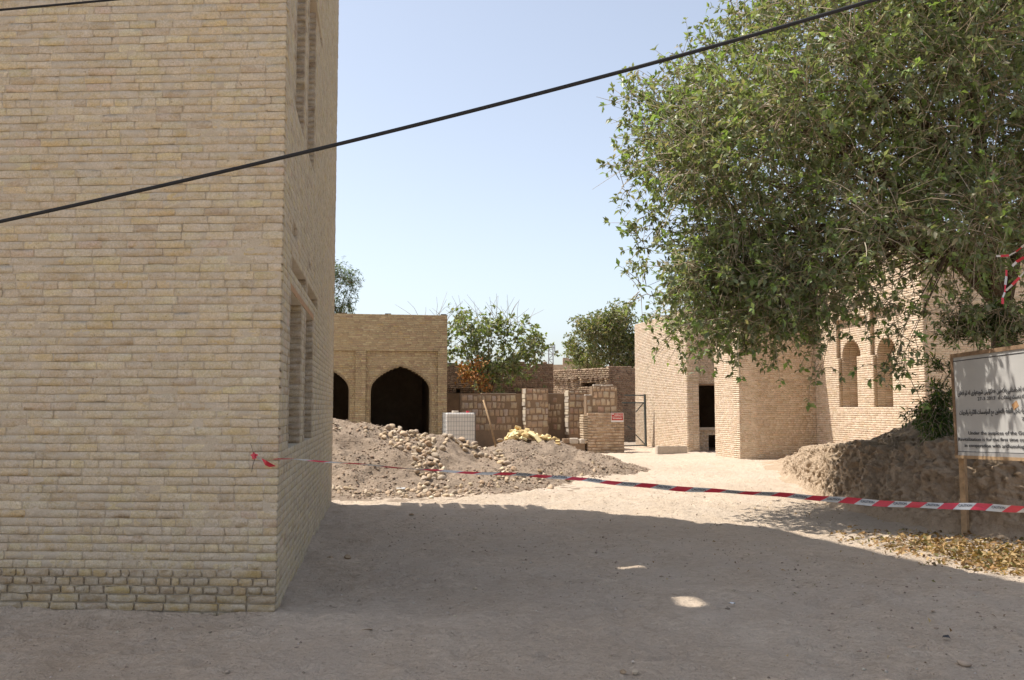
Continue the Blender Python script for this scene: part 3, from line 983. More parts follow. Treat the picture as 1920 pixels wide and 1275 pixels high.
mb = MB(); IH = Vector((-UH.y, UH.x))
for k in range(14):
    u = 0.2 + k * 0.35 + random.uniform(-0.05, 0.05)
    obox(mb, HO, u, u + random.uniform(0.22, 0.34), -0.08 - random.random() * 0.05, 0.2, hz - 0.52 + 0.05 * math.sin(k), hz - 0.45 + 0.05 * math.sin(k) + random.uniform(0, 0.03), UH)
mb.build('eave_course', M_mortar_old, hw_)
mb = MB(); obox(mb, HO, 2.8, 4.3, 0.45, 0.5, 1.0, 3.2, UH); mb.build('hole_back', M_dark_plaster, hw_)
# far walls between the trees
fw = empty('far_mud_wall', (3.5, 72, 0)); tag(fw, 'far pale mud wall between the two background trees', 'wall')
mb = MB(); A = at(1030, 684, 72); B = at(1108, 684, 72); mb.box(((A.x + B.x) / 2, 72, A.z / 2), (B.x - A.x, 0.6, A.z))
mb.build('wall_face', M_bank, fw)
mb = MB(); A = at(1056, 673, 75); B = at(1130, 673, 75); mb.box(((A.x + B.x) / 2, 75, A.z / 2), (B.x - A.x, 0.6, A.z))
A = at(1054, 671, 74.7); mb.box((A.x + 0.3, 74.7, A.z - 0.3), (0.5, 0.5, 0.6))
mb.build('raised_wall', M_bank, fw)

# ------------------------------------------------------------------ half-built stone wall
def stone_variant(rng):
    V, Fq = brick_np(0.2, 0.22, 0.12, rng, nx=6, rough=0.010, edge=0.022)
    return V, Fq
SV = []
sr = np.random.default_rng(21)
PAL_STONE = [((0.515, 0.377, 0.251), 4), ((0.436, 0.316, 0.211), 5), ((0.584, 0.462, 0.320), 2.4), ((0.421, 0.279, 0.195), 3), ((0.472, 0.395, 0.308), 1.5)]
for k, t in enumerate(pick_tones(PAL_STONE, 26, sr, 0.12)):
    V, Fq = stone_variant(sr)
    me = mesh_np('stone', V, Fq, np.repeat(t[None], len(V), 0)); me.materials.append(M_stone); SV.append(me)
ruin = empty('stone_block_wall', (1.0, 36, 0))
tag(ruin, 'half-built wall of tan stone blocks with two upright piers', 'wall')
STONES = 0
def stone_face(O, U, u0, u1, z0, z1, off=0.0, rowh=0.275, parent=ruin, ploc=(1.0, 36)):
    global STONES
    rz = math.atan2(U.y, U.x); I = Vector((-U.y, U.x))
    z = z0
    while z < z1 - 0.1:
        h = min(rowh * random.uniform(0.9, 1.08), z1 - z)
        u = u0 + random.uniform(0.01, 0.06)
        while u < u1 - 0.09:
            w = min(random.uniform(0.11, 0.24), u1 - u - 0.015)
            if w > 0.07 and random.random() > 0.10:
                o = bpy.data.objects.new('stone', random.choice(SV)); COL.objects.link(o)
                o.parent = parent
                hh = h * random.uniform(0.72, 0.92)
                p = Vector((O[0], O[1])) + U * u + I * (off - random.uniform(0.004, 0.016))
                o.location = (p.x - ploc[0], p.y - ploc[1], z + (h - hh) * random.uniform(0.2, 0.8))
                o.rotation_euler = (random.uniform(-0.03, 0.03), random.uniform(-0.06, 0.06), rz)
                o.scale = (w / 0.2, 1, hh / 0.22)
                STONES += 1
            u += w + random.uniform(0.012, 0.04)
        z += h
I0 = at(863, 765, 36.0); IO = Vector((I0.x, I0.y))
iu = lambda px, py=760: along(px, py, IO, UX)
iz = lambda px, py: at(px, py, 36.3).z
zt = iz(900, 738)
uE = iu(1128)
mb = MB(); obox(mb, IO, 0, uE, 0, 0.35, -0.1, zt); mb.build('mortar_core', M_stone_mortar, ruin)
mb = MB(); obox(mb, IO, iu(903), iu(968), 0.02, 0.36, zt, zt + 0.02); obox(mb, IO, iu(1022), iu(1050), 0.02, 0.36, zt, zt + 0.02); mb.build('mortar_cap', M_concrete, ruin)
stone_face(IO, UX, 0, iu(972), 0.75, zt - 0.04)
stone_face(IO, UX, iu(1018), iu(1053), 0.75, zt - 0.04)
b1 = (iu(980), iu(1021)); b2 = (iu(1059), iu(1126))
zb1, zb2 = iz(1000, 728), iz(1080, 731)
for (a, b, zb) in ((b1[0], b1[1], zb1), (b2[0], b2[1], zb2)):
    mb = MB(); obox(mb, IO, a, b, -0.75, 0.2, -0.1, zb); mb.build('pier_core', M_stone_mortar, ruin)
    O2 = IO - IX * 0.75
    stone_face(O2, UX, a, b, 0.6, zb - 0.03)
    # sunward flank: pale pieces, the sun's brightness put into their colour
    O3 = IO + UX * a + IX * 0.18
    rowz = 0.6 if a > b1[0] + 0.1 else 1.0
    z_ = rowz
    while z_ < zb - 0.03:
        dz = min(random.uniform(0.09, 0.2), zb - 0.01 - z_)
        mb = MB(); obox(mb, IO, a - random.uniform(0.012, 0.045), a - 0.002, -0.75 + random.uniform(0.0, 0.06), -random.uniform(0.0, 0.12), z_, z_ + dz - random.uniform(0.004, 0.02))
        mb.build('flank_stone', random.choice((M_sunlit_plaster, M_sunlit_plaster, M_concrete)), ruin)
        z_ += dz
# brick stub with the red sign
P0 = on_ground(1092, 848); P0 = Vector((P0.x, P0.y))
stub = empty('brick_stub_wall', (P0.x, P0.y, 0))
tag(stub, 'low brick stub wall carrying the red sign, stone blocks on top', 'wall')
su = lambda px: along(px, 765, P0, UX)
sz = lambda py: at(1130, py, 34.4).z
zstub = sz(776)
PAL_STUB = [((0.419, 0.297, 0.191), 4), ((0.375, 0.258, 0.168), 3), ((0.464, 0.336, 0.219), 2)]
def stub_top(u): return zstub + 0.0 if u > 0.28 else zstub - 0.12
stub_br, stub_core, _ = wall(stub, P0 + UX * 0.22, UX, su(1170) - 0.22, -0.15, zstub, 0.6, (M_brick_right, M_stone_mortar), PAL_STUB, pitch=0.108, blen=0.36, joint=0.02, jit=0.006, bev=0.012, proud=0.012)
mb = MB()
for k in range(12):
    z = 0.36 + k * 0.088
    if z > zstub - 0.1: break
    obox(mb, P0, 0.03 + random.uniform(0, 0.03), 0.23, 0.02 + random.uniform(0, 0.02), 0.58, z, z + 0.066)
mb.build('toothed_end', M_brick_right, stub, bevel=0.012)
me = [c for c in stub.children if c.name.startswith('toothed_end')][0].data
a = me.attributes.new('tone', 'FLOAT_COLOR', 'POINT'); a.data.foreach_set('color', np.tile([0.5, 0.40, 0.28, 1.0], len(me.vertices)).astype(np.float32))
zblk = sz(724)
mb = MB(); obox(mb, P0, su(1112), su(1159), 0.12, 0.55, zstub, zblk); obox(mb, P0, su(1101), su(1112), 0.14, 0.52, zstub, sz(742)); mb.build('block_core', M_stone_mortar, stub)
stone_face(P0 + IX * 0.12, UX, su(1112), su(1159), zstub + 0.02, zblk - 0.02, parent=stub, ploc=(P0.x, P0.y))
stone_face(P0 + IX * 0.14, UX, su(1101), su(1112), zstub + 0.02, sz(742), parent=stub, ploc=(P0.x, P0.y))
for k in range(7):
    u = su(1104) + k * 0.155
    mb = MB(); mb.box((*(P0 + UX * u + IX * 0.3), (zblk if u > su(1113) else sz(742)) + 0.02), (random.uniform(0.1, 0.17), 0.2, random.uniform(0.04, 0.1)), Euler((0, random.uniform(-.1, .1), 0.2)))
    o = mb.build('loose_stone', M_concrete, stub, bevel=0.012)
# low plinth in front of the stone wall with loose stones
plin = empty('low_plinth', (1.6, 34.5, 0))
tag(plin, 'low rubble-topped plinth joining the brick stub wall', 'wall')
PL = on_ground(1012, 845); PLO = Vector((PL.x, P0.y - 0.164 * (P0.x - PL.x) + 0.05))
mb = MB(); obox(mb, PLO, 0, (P0.x - PLO.x) / UX.x + 0.1, 0, 0.55, -0.1, sz(832)); mb.build('plinth_core', M_stone_mortar, plin)
for k in range(13):
    u = random.uniform(0.05, (P0.x - PLO.x)); n = random.uniform(0.08, 0.45)
    p = PLO + UX * u + IX * n
    mb = MB(); s = random.uniform(0.07, 0.17)
    mb.box((p.x, p.y, sz(832) + s * 0.3), (s * 1.4, s, s * 0.75), Euler((random.uniform(-.3, .3), random.uniform(-.3, .3), random.uniform(0, 3))))
    mb.build('rubble_stone', M_concrete, plin, bevel=0.02)
# dressed blocks lying on the plinth
for i, (px, py, s, lab) in enumerate(((1076, 824, 0.26, 'squared white stone block resting on the plinth'), (1062, 823, 0.24, 'grey stone block resting on the plinth left of white block'), (1092, 822, 0.22, 'cream stone block leaning at the foot of the brick stub'))):
    p = at(px, py, 34.35)
    mb = MB(); mb.box((0, 0, s * 0.42), (s * 1.25, s * 0.9, s * 0.8))
    o = mb.build('stone_block', M_concrete if i != 1 else M_stone_mortar, None, bevel=0.03)
    o.location = (p.x, p.y, sz(832)); o.rotation_euler = (0, 0, 0.3 * i)
    tag(o, lab, 'stone')

# red sign on the stub
rs = empty('red_sign', (0, 0, 0))
spx = su(1145.5); spx2 = su(1168.5)
pz1, pz0 = sz(774), sz(791.5)
def SPt(u, z, n): 
    p = P0 + UX * u + IX * n
    return (p.x, p.y, z)
p = SPt((spx + spx2) / 2, pz0, -0.02); rs.location = p
tag(rs, 'small red sign with white lettering on the brick stub', 'sign')
mb = MB(); obox(mb, P0, spx, spx2, -0.03, -0.012, pz0, pz1); mb.build('sign_plate', M_white_ink, rs)
mb = MB(); obox(mb, P0, spx + 0.018, spx2 - 0.018, -0.034, -0.028, pz0 + 0.07, pz1 - 0.018); red_field = mb.build('red_field', M_sign_red, rs)
H_ = pz1 - pz0
for r_, (f0, a_, b_, hh) in enumerate(((0.83, 0.26, 0.93, 0.022), (0.68, 0.26, 0.93, 0.026), (0.52, 0.08, 0.93, 0.026), (0.34, 0.12, 0.88, 0.034))):
    mb = MB()
    W_ = spx2 - spx
    u = a_
    while u < b_:
        w_ = random.uniform(0.04, 0.10)
        zc = pz0 + H_ * f0 + random.uniform(-0.003, 0.003)
        obox(mb, P0, spx + u * W_, spx + min(u + w_, b_) * W_, -0.038, -0.033, zc, zc + hh * random.uniform(0.6, 1.1))
        u += w_ + 0.018
    mb.build('lettering', M_white_ink, red_field)['kind'] = 'stuff'
mb = MB(); c = SPt(spx + 0.14 * (spx2 - spx), pz0 + H_ * 0.85, -0.036); mb.tube([Vector(c), Vector(c) - Vector((IX.x, IX.y, 0)) * 0.003], 0.03, 10); mb.build('emblem', M_white_ink, red_field)

# wire gate standing ajar by the pale flank wall
gate = empty('wire_gate', at(1212, 836, 38.0).to_tuple()[:2] + (0,))
tag(gate, 'green-black steel wire gate standing open beside the pale wall', 'gate')
def gp(px, py):
    f_ = (px - 1168) / (1210 - 1168)
    return at(px, py, 38.6 - 0.5 * f_)
mb = MB(); mb.bar(gp(1209, 739), gp(1211, 837), 0.07); mb.build('post', M_gate, gate)
for a_, b_ in (((1171, 741), (1208, 741)), ((1166, 755), (1208, 755)), ((1168, 836), (1210, 835))):
    mb = MB(); mb.bar(gp(*a_), gp(*b_), 0.05); mb.build('rail', M_gate, gate)
for a_, b_ in (((1192, 773), (1206, 756)), ((1192, 815), (1210, 834)), ((1176, 798), (1186, 806))):
    mb = MB(); mb.bar(gp(*a_), gp(*b_), 0.035); mb.build('brace', M_gate, gate)
mb = MB()
for k in range(22):
    px = 1168 + k * 1.95; mb.bar(gp(px, 756), gp(px, 835), 0.007)
for k in range(36):
    py = 757 + k * 2.2; mb.bar(gp(1168, py), gp(1209, py), 0.007)
mb.build('wire_mesh', M_gate, gate)

# hollow concrete blocks by the flank wall
for i in range(3):
    c = on_ground(1241 + i * 18, 850.5 - i * 0.2)
    e = empty('concrete_block', (c.x, c.y, 0), math.atan2(UX.y, UX.x))
    mb = MB()
    w, d, h = 0.40, 0.24, 0.27
    for (cx, cy, sx, sy) in ((0, -d / 2 + 0.015, w, 0.03), (0, d / 2 - 0.015, w, 0.03), (-w / 2 + 0.02, 0, 0.04, d - 0.06), (w / 2 - 0.02, 0, 0.04, d - 0.06), (0, 0, 0.04, d - 0.06)):
        mb.box((cx, cy, h / 2), (sx, sy, h))
    o = mb.build('concrete_block', M_concrete, None)
    o.location = (c.x, c.y, -0.005); o.rotation_euler = e.rotation_euler
    bpy.data.objects.remove(e)
    if i == 0:
        mb2 = MB()
        for q in (-0.05, 0.06):
            mb2.box((-w / 2 - 0.001 + 0.18 * 0, q, 0.17), (0.006, 0.035, 0.12))
    tag(o, ['hollow concrete block at the left end of the row', 'hollow concrete block in the middle of the row', 'hollow concrete block nearest the wall corner'][i], 'concrete block', 'concrete blocks by the pale flank wall')

# ------------------------------------------------------------------ earth bank under the tree
bank_pts = [(1462, 893), (1500, 915), (1560, 950), (1630, 970), (1700, 986), (1810, 1003), (1920, 1012)]
toe = [on_ground(*p) for p in bank_pts] + [Vector((7.6, 11.2, 0)), Vector((9.5, 10.6, 0)), Vector((13, 10.0, 0))]
back_extra = [Vector((7.2, 24.5, 0))]
toe = [Vector((8.2, 28.8, 0)), Vector((7.3, 25.0, 0))] + toe
# arc-length parameter
cum = [0]
for i in range(1, len(toe)): cum.append(cum[-1] + (toe[i] - toe[i - 1]).length)
NU, NVv = 720, 130
su_ = np.linspace(0, cum[-1], NU)
TX = np.interp(su_, cum, [p.x for p in toe]); TY = np.interp(su_, cum, [p.y for p in toe])
kern = np.ones(17) / 17
kern = np.ones(35) / 35
TXs = np.convolve(np.pad(TX, 17, 'edge'), kern, 'valid'); TYs = np.convolve(np.pad(TY, 17, 'edge'), kern, 'valid')
# bank height along the toe
HB = np.interp(su_, [0, cum[2] * 0.6, cum[2], cum[3], cum[4], cum[6], cum[8], cum[-1]], [0.10, 0.16, 0.62, 0.86, 0.98, 1.15, 1.35, 1.55])
dirx, diry = 0.80, 0.60                        # the bank runs back towards the wall
vv = np.linspace(0, 1, NVv) ** 1.25
prof_d = np.interp(vv, [0, 0.05, 0.30, 0.55, 0.70, 1.0], [-0.35, 0.0, 0.26, 0.55, 1.3, 9.0])
prof_h = np.interp(vv, [0, 0.05, 0.30, 0.55, 0.70, 1.0], [-0.10, 0.03, 0.62, 0.97, 1.0, 1.22])
wide = np.interp(su_, [0, cum[2], cum[3], cum[4], cum[-1]], [1.8, 1.7, 1.3, 1.0, 1.0])
PX = TXs[:, None] + dirx * prof_d[None] * np.where(prof_d < 1.3, wide[:, None], 1.0) + np.where(prof_d >= 1.3, dirx * 1.3 * (wide[:, None] - 1), 0)
PY = TYs[:, None] + diry * prof_d[None] * np.where(prof_d < 1.3, wide[:, None], 1.0) + np.where(prof_d >= 1.3, diry * 1.3 * (wide[:, None] - 1), 0)
PZ = HB[:, None] * prof_h[None]
face = np.clip((prof_h - 0.02) * 4, 0, 1)[None] * (0.35 + 0.65 * np.clip((1.6 - prof_d) / 1.0, 0, 1))[None]
amp = face * np.interp(su_, [0, cum[2], cum[4], cum[-1]], [0.4, 0.6, 1.0, 1.0])[:, None]
n1_ = fbm(PX * 1.3, PY * 1.3, PZ * 1.6, 5, 0.58); n2_ = np.abs(fbm(PX * 3.5 + 7, PY * 3.5, PZ * 3.0, 4, 0.6)); n3_ = fbm(PX * 11, PY * 11, PZ * 11, 3, 0.6)
n4_ = fbm(PX * 26, PY * 26, PZ * 20, 3, 0.6)
streak = fbm(PX * 5 + 3, PY * 5, PZ * 0.8, 4, 0.6)
disp = 0.10 * n1_ + 0.05 * (n2_ - 0.35) + 0.055 * n3_ + 0.03 * n4_ + 0.06 * streak
PX2 = PX - dirx * disp * amp
PY2 = PY - diry * disp * amp
PZ2 = PZ + (0.07 * n1_ + 0.03 * n2_ + 0.03 * n3_) * np.clip(prof_h * 2, 0, 1)[None]
# the higher clod left of the tree
PZ2 += 0.32 * np.exp(-((PX2 - 7.35) / 0.9) ** 2 - ((PY2 - 15.5) / 1.1) ** 2) * (1 + 0.6 * n2_)
idx = np.arange(NU * NVv).reshape(NU, NVv)
Fb = np.stack([idx[:-1, :-1], idx[:-1, 1:], idx[1:, 1:], idx[1:, :-1]], -1).reshape(-1, 4)[:, ::-1]
bank = link('earth_bank', mesh_np('earth_bank', np.stack([PX2, PY2, PZ2], -1).reshape(-1, 3), Fb, smooth=False), M_bank)
tag(bank, 'eroded earth bank under the leafy tree', kind='structure')

# ------------------------------------------------------------------ soil mound
CX = [-9, -4.3, -3.4, -2.06, -0.84, 0.0, 0.73, 2.09, 3.2, 3.9]
CY = [21.5, 21.4, 21.6, 22.2, 24.0, 24.8, 25.2, 25.4, 25.0, 24.6]
CZ = [1.75, 1.45, 1.30, 1.04, 0.84, 0.95, 0.74, 0.42, 0.10, 0.0]
TXm = [-9, -3.3, -2.0, -0.6, 0.44, 1.6, 2.6, 3.3, 3.9]
TYm = [16.4, 16.85, 17.05, 17.4, 18.7, 20.6, 22.2, 23.7, 24.4]
def mound_h(x, y):
    x = np.asarray(x, float); y = np.asarray(y, float)
    yc = np.interp(x, CX, CY); zc = np.interp(x, CX, CZ); yt = np.interp(x, TXm, TYm)
    s = np.clip((y - yt) / (yc - yt + 1e-6), 0, 1)
    b = np.clip(1 - (y - yc) / 4.0, 0, 1)
    p = np.where(y < yc, 0.35 * s + 0.65 * s ** 1.4, b * b * (3 - 2 * b))
    m = np.clip(s * 4, 0, 1) * np.clip(zc * 4, 0, 1) * np.where(y < yc, 1, b)
    h = zc * p + m * (0.13 * fbm(x * 0.8, y * 0.8, 5, 3) + 0.06 * fbm(x * 3, y * 3, 2, 3) + 0.035 * fbm(x * 9, y * 9, 7, 3))
    # valley between the two heaps
    h = h - 0.25 * m * np.exp(-((x + 1.1 - (y - 20) * 0.12) / 0.55) ** 2) * np.clip(s, 0, 1)
    return h - 0.035
mx = np.arange(-8.5, 3.9, 0.06); my = np.arange(16.2, 29.2, 0.07)
MX_, MY_ = np.meshgrid(mx, my)
MZ_ = mound_h(MX_, MY_)
idx = np.arange(MX_.size).reshape(MX_.shape)
Fq = np.stack([idx[:-1, :-1], idx[:-1, 1:], idx[1:, 1:], idx[1:, :-1]], -1).reshape(-1, 4)
mo = link('soil_mound', mesh_np('soil_mound', np.stack([MX_, MY_, MZ_], -1).reshape(-1, 3), Fq, smooth=False), M_mound)
tag(mo, 'heap of dug brown soil in front of the arched pavilion', 'dirt mound')


def top_h(x, y):
    return np.maximum(mound_h(x, y), ground_h(x, y))


_DD = np.arange(14, 34, 0.05)


def hit_mound(px, py):
    x, y, w = ray(px, py)
    t = _DD / y
    Hh = top_h(x * t, _DD)
    k = np.nonzero(EYE + w * t <= Hh)[0]
    if len(k) == 0: return None
    k = k[0]
    return Vector((x * t[k], _DD[k], float(Hh[k])))


# rounded cobbles
def cobble_mesh(rng, tone):
    bm = bmesh.new()
    bmesh.ops.create_icosphere(bm, subdivisions=2, radius=1.0)
    me = bpy.data.meshes.new('cobble')
    bm.to_mesh(me); bm.free()
    co = np.zeros(len(me.vertices) * 3, np.float32); me.vertices.foreach_get('co', co); co = co.reshape(-1, 3)
    s = rng.uniform(0, 99)
    n = fbm(co[:, 0] * 0.9 + s, co[:, 1] * 0.9, co[:, 2] * 0.9, 2)
    co *= (1 + 0.22 * n)[:, None]
    co = np.sign(co) * np.abs(co) ** rng.uniform(0.8, 1.0)
    for _ in range(rng.integers(4, 9)):
        nn = rng.normal(size=3); nn /= np.linalg.norm(nn)
        ex = np.clip(co @ nn - rng.uniform(0.55, 0.85), 0, None)
        co -= ex[:, None] * nn[None]
    co *= np.array([1, rng.uniform(0.62, 0.95), rng.uniform(0.45, 0.8)])
    me.vertices.foreach_set('co', co.ravel())
    a = me.attributes.new('tone', 'FLOAT_COLOR', 'POINT')
    a.data.foreach_set('color', np.tile([*tone, 1.0], len(co)).astype(np.float32))
    me.polygons.foreach_set('use_smooth', [rng.random() < 0.55] * len(me.polygons))
    me.materials.append(M_cobble)
    me.update()
    return me
cr = np.random.default_rng(31)
PAL_COB = [((0.518, 0.397, 0.263), 4), ((0.442, 0.326, 0.211), 4), ((0.405, 0.326, 0.241), 3), ((0.583, 0.486, 0.358), 2), ((0.378, 0.257, 0.165), 2)]
COB = [cobble_mesh(cr, t) for t in pick_tones(PAL_COB, 40, cr, 0.16)]
def near_poly(px, py, line, w):
    best = 1e9
    for i in range(len(line) - 1):
        ax, ay = line[i]; bx, by = line[i + 1]
        t = max(0, min(1, ((px - ax) * (bx - ax) + (py - ay) * (by - ay)) / ((bx - ax) ** 2 + (by - ay) ** 2)))
        best = min(best, math.hypot(px - ax - t * (bx - ax), (py - ay - t * (by - ay)) * 1.2))
    return best < w * random.uniform(0.35, 1.0)
S1 = [(750, 815), (785, 826), (795, 850), (805, 880)]
S2 = [(795, 878), (815, 905), (830, 925), (800, 928)]
S3 = [(838, 822), (870, 832), (905, 846), (935, 862), (950, 880)]
S4 = [(625, 920), (700, 926), (790, 927), (900, 922)]
placed = []
def put_cobbles(line, w, n, smin, smax, box):
    c = tries = 0
    while c < n and tries < n * 60:
        tries += 1
        px, py = random.uniform(box[0], box[1]), random.uniform(box[2], box[3])
        if not near_poly(px, py, line, w): continue
        p = hit_mound(px, py)
        if p is None: continue
        s = random.uniform(smin, smax) * random.uniform(0.75, 1.1)
        if any((p - q).length < (s + r_) * 0.72 for q, r_ in placed): continue
        placed.append((p, s)); c += 1
put_cobbles(S1, 36, 92, 0.05, 0.13, (700, 850, 800, 900))
put_cobbles(S2, 30, 32, 0.045, 0.11, (760, 870, 870, 935))
put_cobbles(S3, 17, 40, 0.055, 0.12, (825, 975, 808, 890))
put_cobbles(S4, 13, 60, 0.03, 0.085, (622, 930, 908, 934))
put_cobbles([(630, 800), (750, 815)], 14, 14, 0.04, 0.08, (622, 760, 788, 825))
put_cobbles([(880, 900), (960, 905), (1050, 890), (1120, 880)], 20, 34, 0.035, 0.085, (860, 1180, 860, 930))
while len(placed) > 300: placed.pop()
for p, s in placed:
    o = bpy.data.objects.new('cobble', random.choice(COB)); COL.objects.link(o)
    o.location = (p.x, p.y, p.z + s * random.uniform(0.0, 0.3))
    o.rotation_euler = (random.uniform(-.8, .8), random.uniform(-.8, .8), random.uniform(0, 6.28))
    o.scale = (s, s * random.uniform(0.75, 1.0), s)
    tag(o, 'rounded tan cobble on or at the foot of the soil heap', 'cobble', 'cobbles spilling down the soil heap')

# small gravel on the mound and the yard, never countable
def scatter_stones(name, P, S, pal, rng):
    n = len(P)
    base = np.array([(1, 0, 0), (-1, 0, 0), (0, 1, 0), (0, -1, 0), (0, 0, 1), (0, 0, -1)], float)
    Fo = np.array([(0, 2, 4), (2, 1, 4), (1, 3, 4), (3, 0, 4), (2, 0, 5), (1, 2, 5), (3, 1, 5), (0, 3, 5)])
    V = base[None] * rng.uniform(0.6, 1.2, (n, 6, 1)) + rng.normal(0, 0.15, (n, 6, 3))
    V *= np.array([1, 1, 0.62])
    a = rng.uniform(0, 6.28, n); ca, sa = np.cos(a)[:, None], np.sin(a)[:, None]
    X = V[..., 0] * ca - V[..., 1] * sa; Y = V[..., 0] * sa + V[..., 1] * ca
    V = np.stack([X, Y, V[..., 2]], -1) * S[:, None, None] + P[:, None]
    Fs = (np.arange(n)[:, None, None] * 6 + Fo[None]).reshape(-1, 3)
    T = np.repeat(pick_tones(pal, n, rng, 0.15), 6, 0)
    o = link(name, mesh_np(name, V.reshape(-1, 3), Fs, T), M_pebble)
    return o
n = 26000
gxr = RNG.uniform(-5.5, 3.6, n); gyr = RNG.uniform(16.6, 27.5, n)
dens = fbm(gxr * 0.7, gyr * 0.7, 12, 3) + 0.6 * np.exp(-((gyr - np.interp(gxr, TXm, TYm)) / 1.3) ** 2) + np.where(gxr > -1, 0.35, 0)
k = (dens > RNG.uniform(-0.5, 0.9, n)) & (mound_h(gxr, gyr) > -0.03)
gxr, gyr = gxr[k], gyr[k]
S_ = RNG.gamma(1.5, 0.008, len(gxr)) + 0.006
P_ = np.stack([gxr, gyr, top_h(gxr, gyr) + S_ * 0.2], -1)
PAL_GRAV = [((0.337, 0.247, 0.172), 4), ((0.276, 0.200, 0.144), 4), ((0.410, 0.325, 0.236), 1.5), ((0.215, 0.158, 0.116), 1.5)]
tag(scatter_stones('mound_gravel', P_, np.minimum(S_, 0.048), PAL_GRAV, RNG), 'small stones and clods strewn over the soil heap', 'gravel', kind='stuff')
n = 17000
gyr = 4.6 + 14.5 * RNG.random(n) ** 1.3; gxr = RNG.uniform(-0.62, 0.62, n) * gyr
ok = ~((gxr < -1.87 - 0.1442 * (gyr - 7.35) + 0.02) & (gyr > 7.32 + 0.05 * np.abs(gxr + 1.87)))
dens = fbm(gxr * 0.6, gyr * 0.6, 21, 3) + np.where(gxr > 1.5, 0.25, 0)
ok &= dens > RNG.uniform(-0.9, 0.7, n)
gxr, gyr = gxr[ok], gyr[ok]
S_ = RNG.gamma(1.6, 0.0035, len(gxr)) + 0.003
P_ = np.stack([gxr, gyr, ground_h(gxr, gyr) + S_ * 0.15], -1)
PAL_YARD = [((0.44, 0.355, 0.27), 4), ((0.36, 0.285, 0.21), 3), ((0.56, 0.48, 0.39), 2.5), ((0.24, 0.185, 0.14), 1)]
tag(scatter_stones('yard_gravel', P_, np.minimum(S_, 0.022), PAL_YARD, RNG), 'fine grit and pebbles strewn over the yard', 'gravel', kind='stuff')

# yellow brick rubble
rub = []
ym = []
yr = np.random.default_rng(41)
for t in pick_tones([((0.62, 0.48, 0.23), 4), ((0.66, 0.55, 0.31), 3), ((0.55, 0.41, 0.19), 2)], 9, yr, 0.08):
    mb = MB(); mb.box((0, 0, 0), (0.24, 0.115, 0.06)); 
    me = bpy.data.meshes.new('yellow_brick'); me.from_pydata([tuple(v) for v in mb.v], [], mb.f)
    bm = bmesh.new(); bm.from_mesh(me)
    bmesh.ops.bevel(bm, geom=bm.edges[:], offset=0.006, segments=1, affect='EDGES')
    bm.to_mesh(me); bm.free()
    a = me.attributes.new('tone', 'FLOAT_COLOR', 'POINT'); a.data.foreach_set('color', np.tile([*t, 1.0], len(me.vertices)).astype(np.float32))
    me.materials.append(M_yellow); ym.append(me)
YC = at(978, 820, 27.2)
for k in range(95):
    f_ = random.random()
    px = random.gauss(978, 24) if k < 74 else random.uniform(1000, 1045)
    if px < 925: px = random.uniform(930, 990)
    x = at(px, 820, 25.5).x
    y = 25.2 + random.gauss(0.3, 0.30)
    hh = max(0.0, 0.36 * math.exp(-((px - 975) / 30) ** 2) * (1 - abs(y - 25.5) / 1.1))
    z = float(top_h(x, y)) + hh * random.uniform(0.55, 1.0) + 0.03
    o = bpy.data.objects.new('yellow_brick', random.choice(ym)); COL.objects.link(o)
    o.location = (x, y, z)
    o.rotation_euler = (random.gauss(0, .35), random.gauss(0, .35), random.uniform(0, 3.14))
    o.scale = (random.choice((1, 1, 0.7, 0.5)), 1, 1)
    tag(o, 'loose yellow brick in the tumbled pile behind the soil heap', 'brick', 'tumbled yellow bricks')

# pickaxe-like shaft stuck in the heap
p0 = hit_mound(931, 838) or at(931, 838, 25)
mb = MB(); top = at(906, 750, p0.y + 0.25); mb.tube([p0 - Vector((0, 0, 0.1)), p0.lerp(top, 0.5) + Vector((0.012, 0, 0)), top], [0.026, 0.024, 0.02], 8)
o = mb.build('wooden_shaft', M_post_wood, None, smooth=True)
tag(o, 'wooden tool handle stuck upright in the soil heap', 'tool handle')
for (px, py, lab, s) in ((938, 829, 'round reddish stone beside the upright tool handle', 0.10),):
    p = hit_mound(px, py) or at(px, py, 25); o = bpy.data.objects.new('stone', COB[3]); COL.objects.link(o); o.location = p + Vector((0, 0, 0.05)); o.scale = (s, s * 0.6, s); o.rotation_euler = (1.2, 0, 0.2)
    tag(o, lab, 'stone')

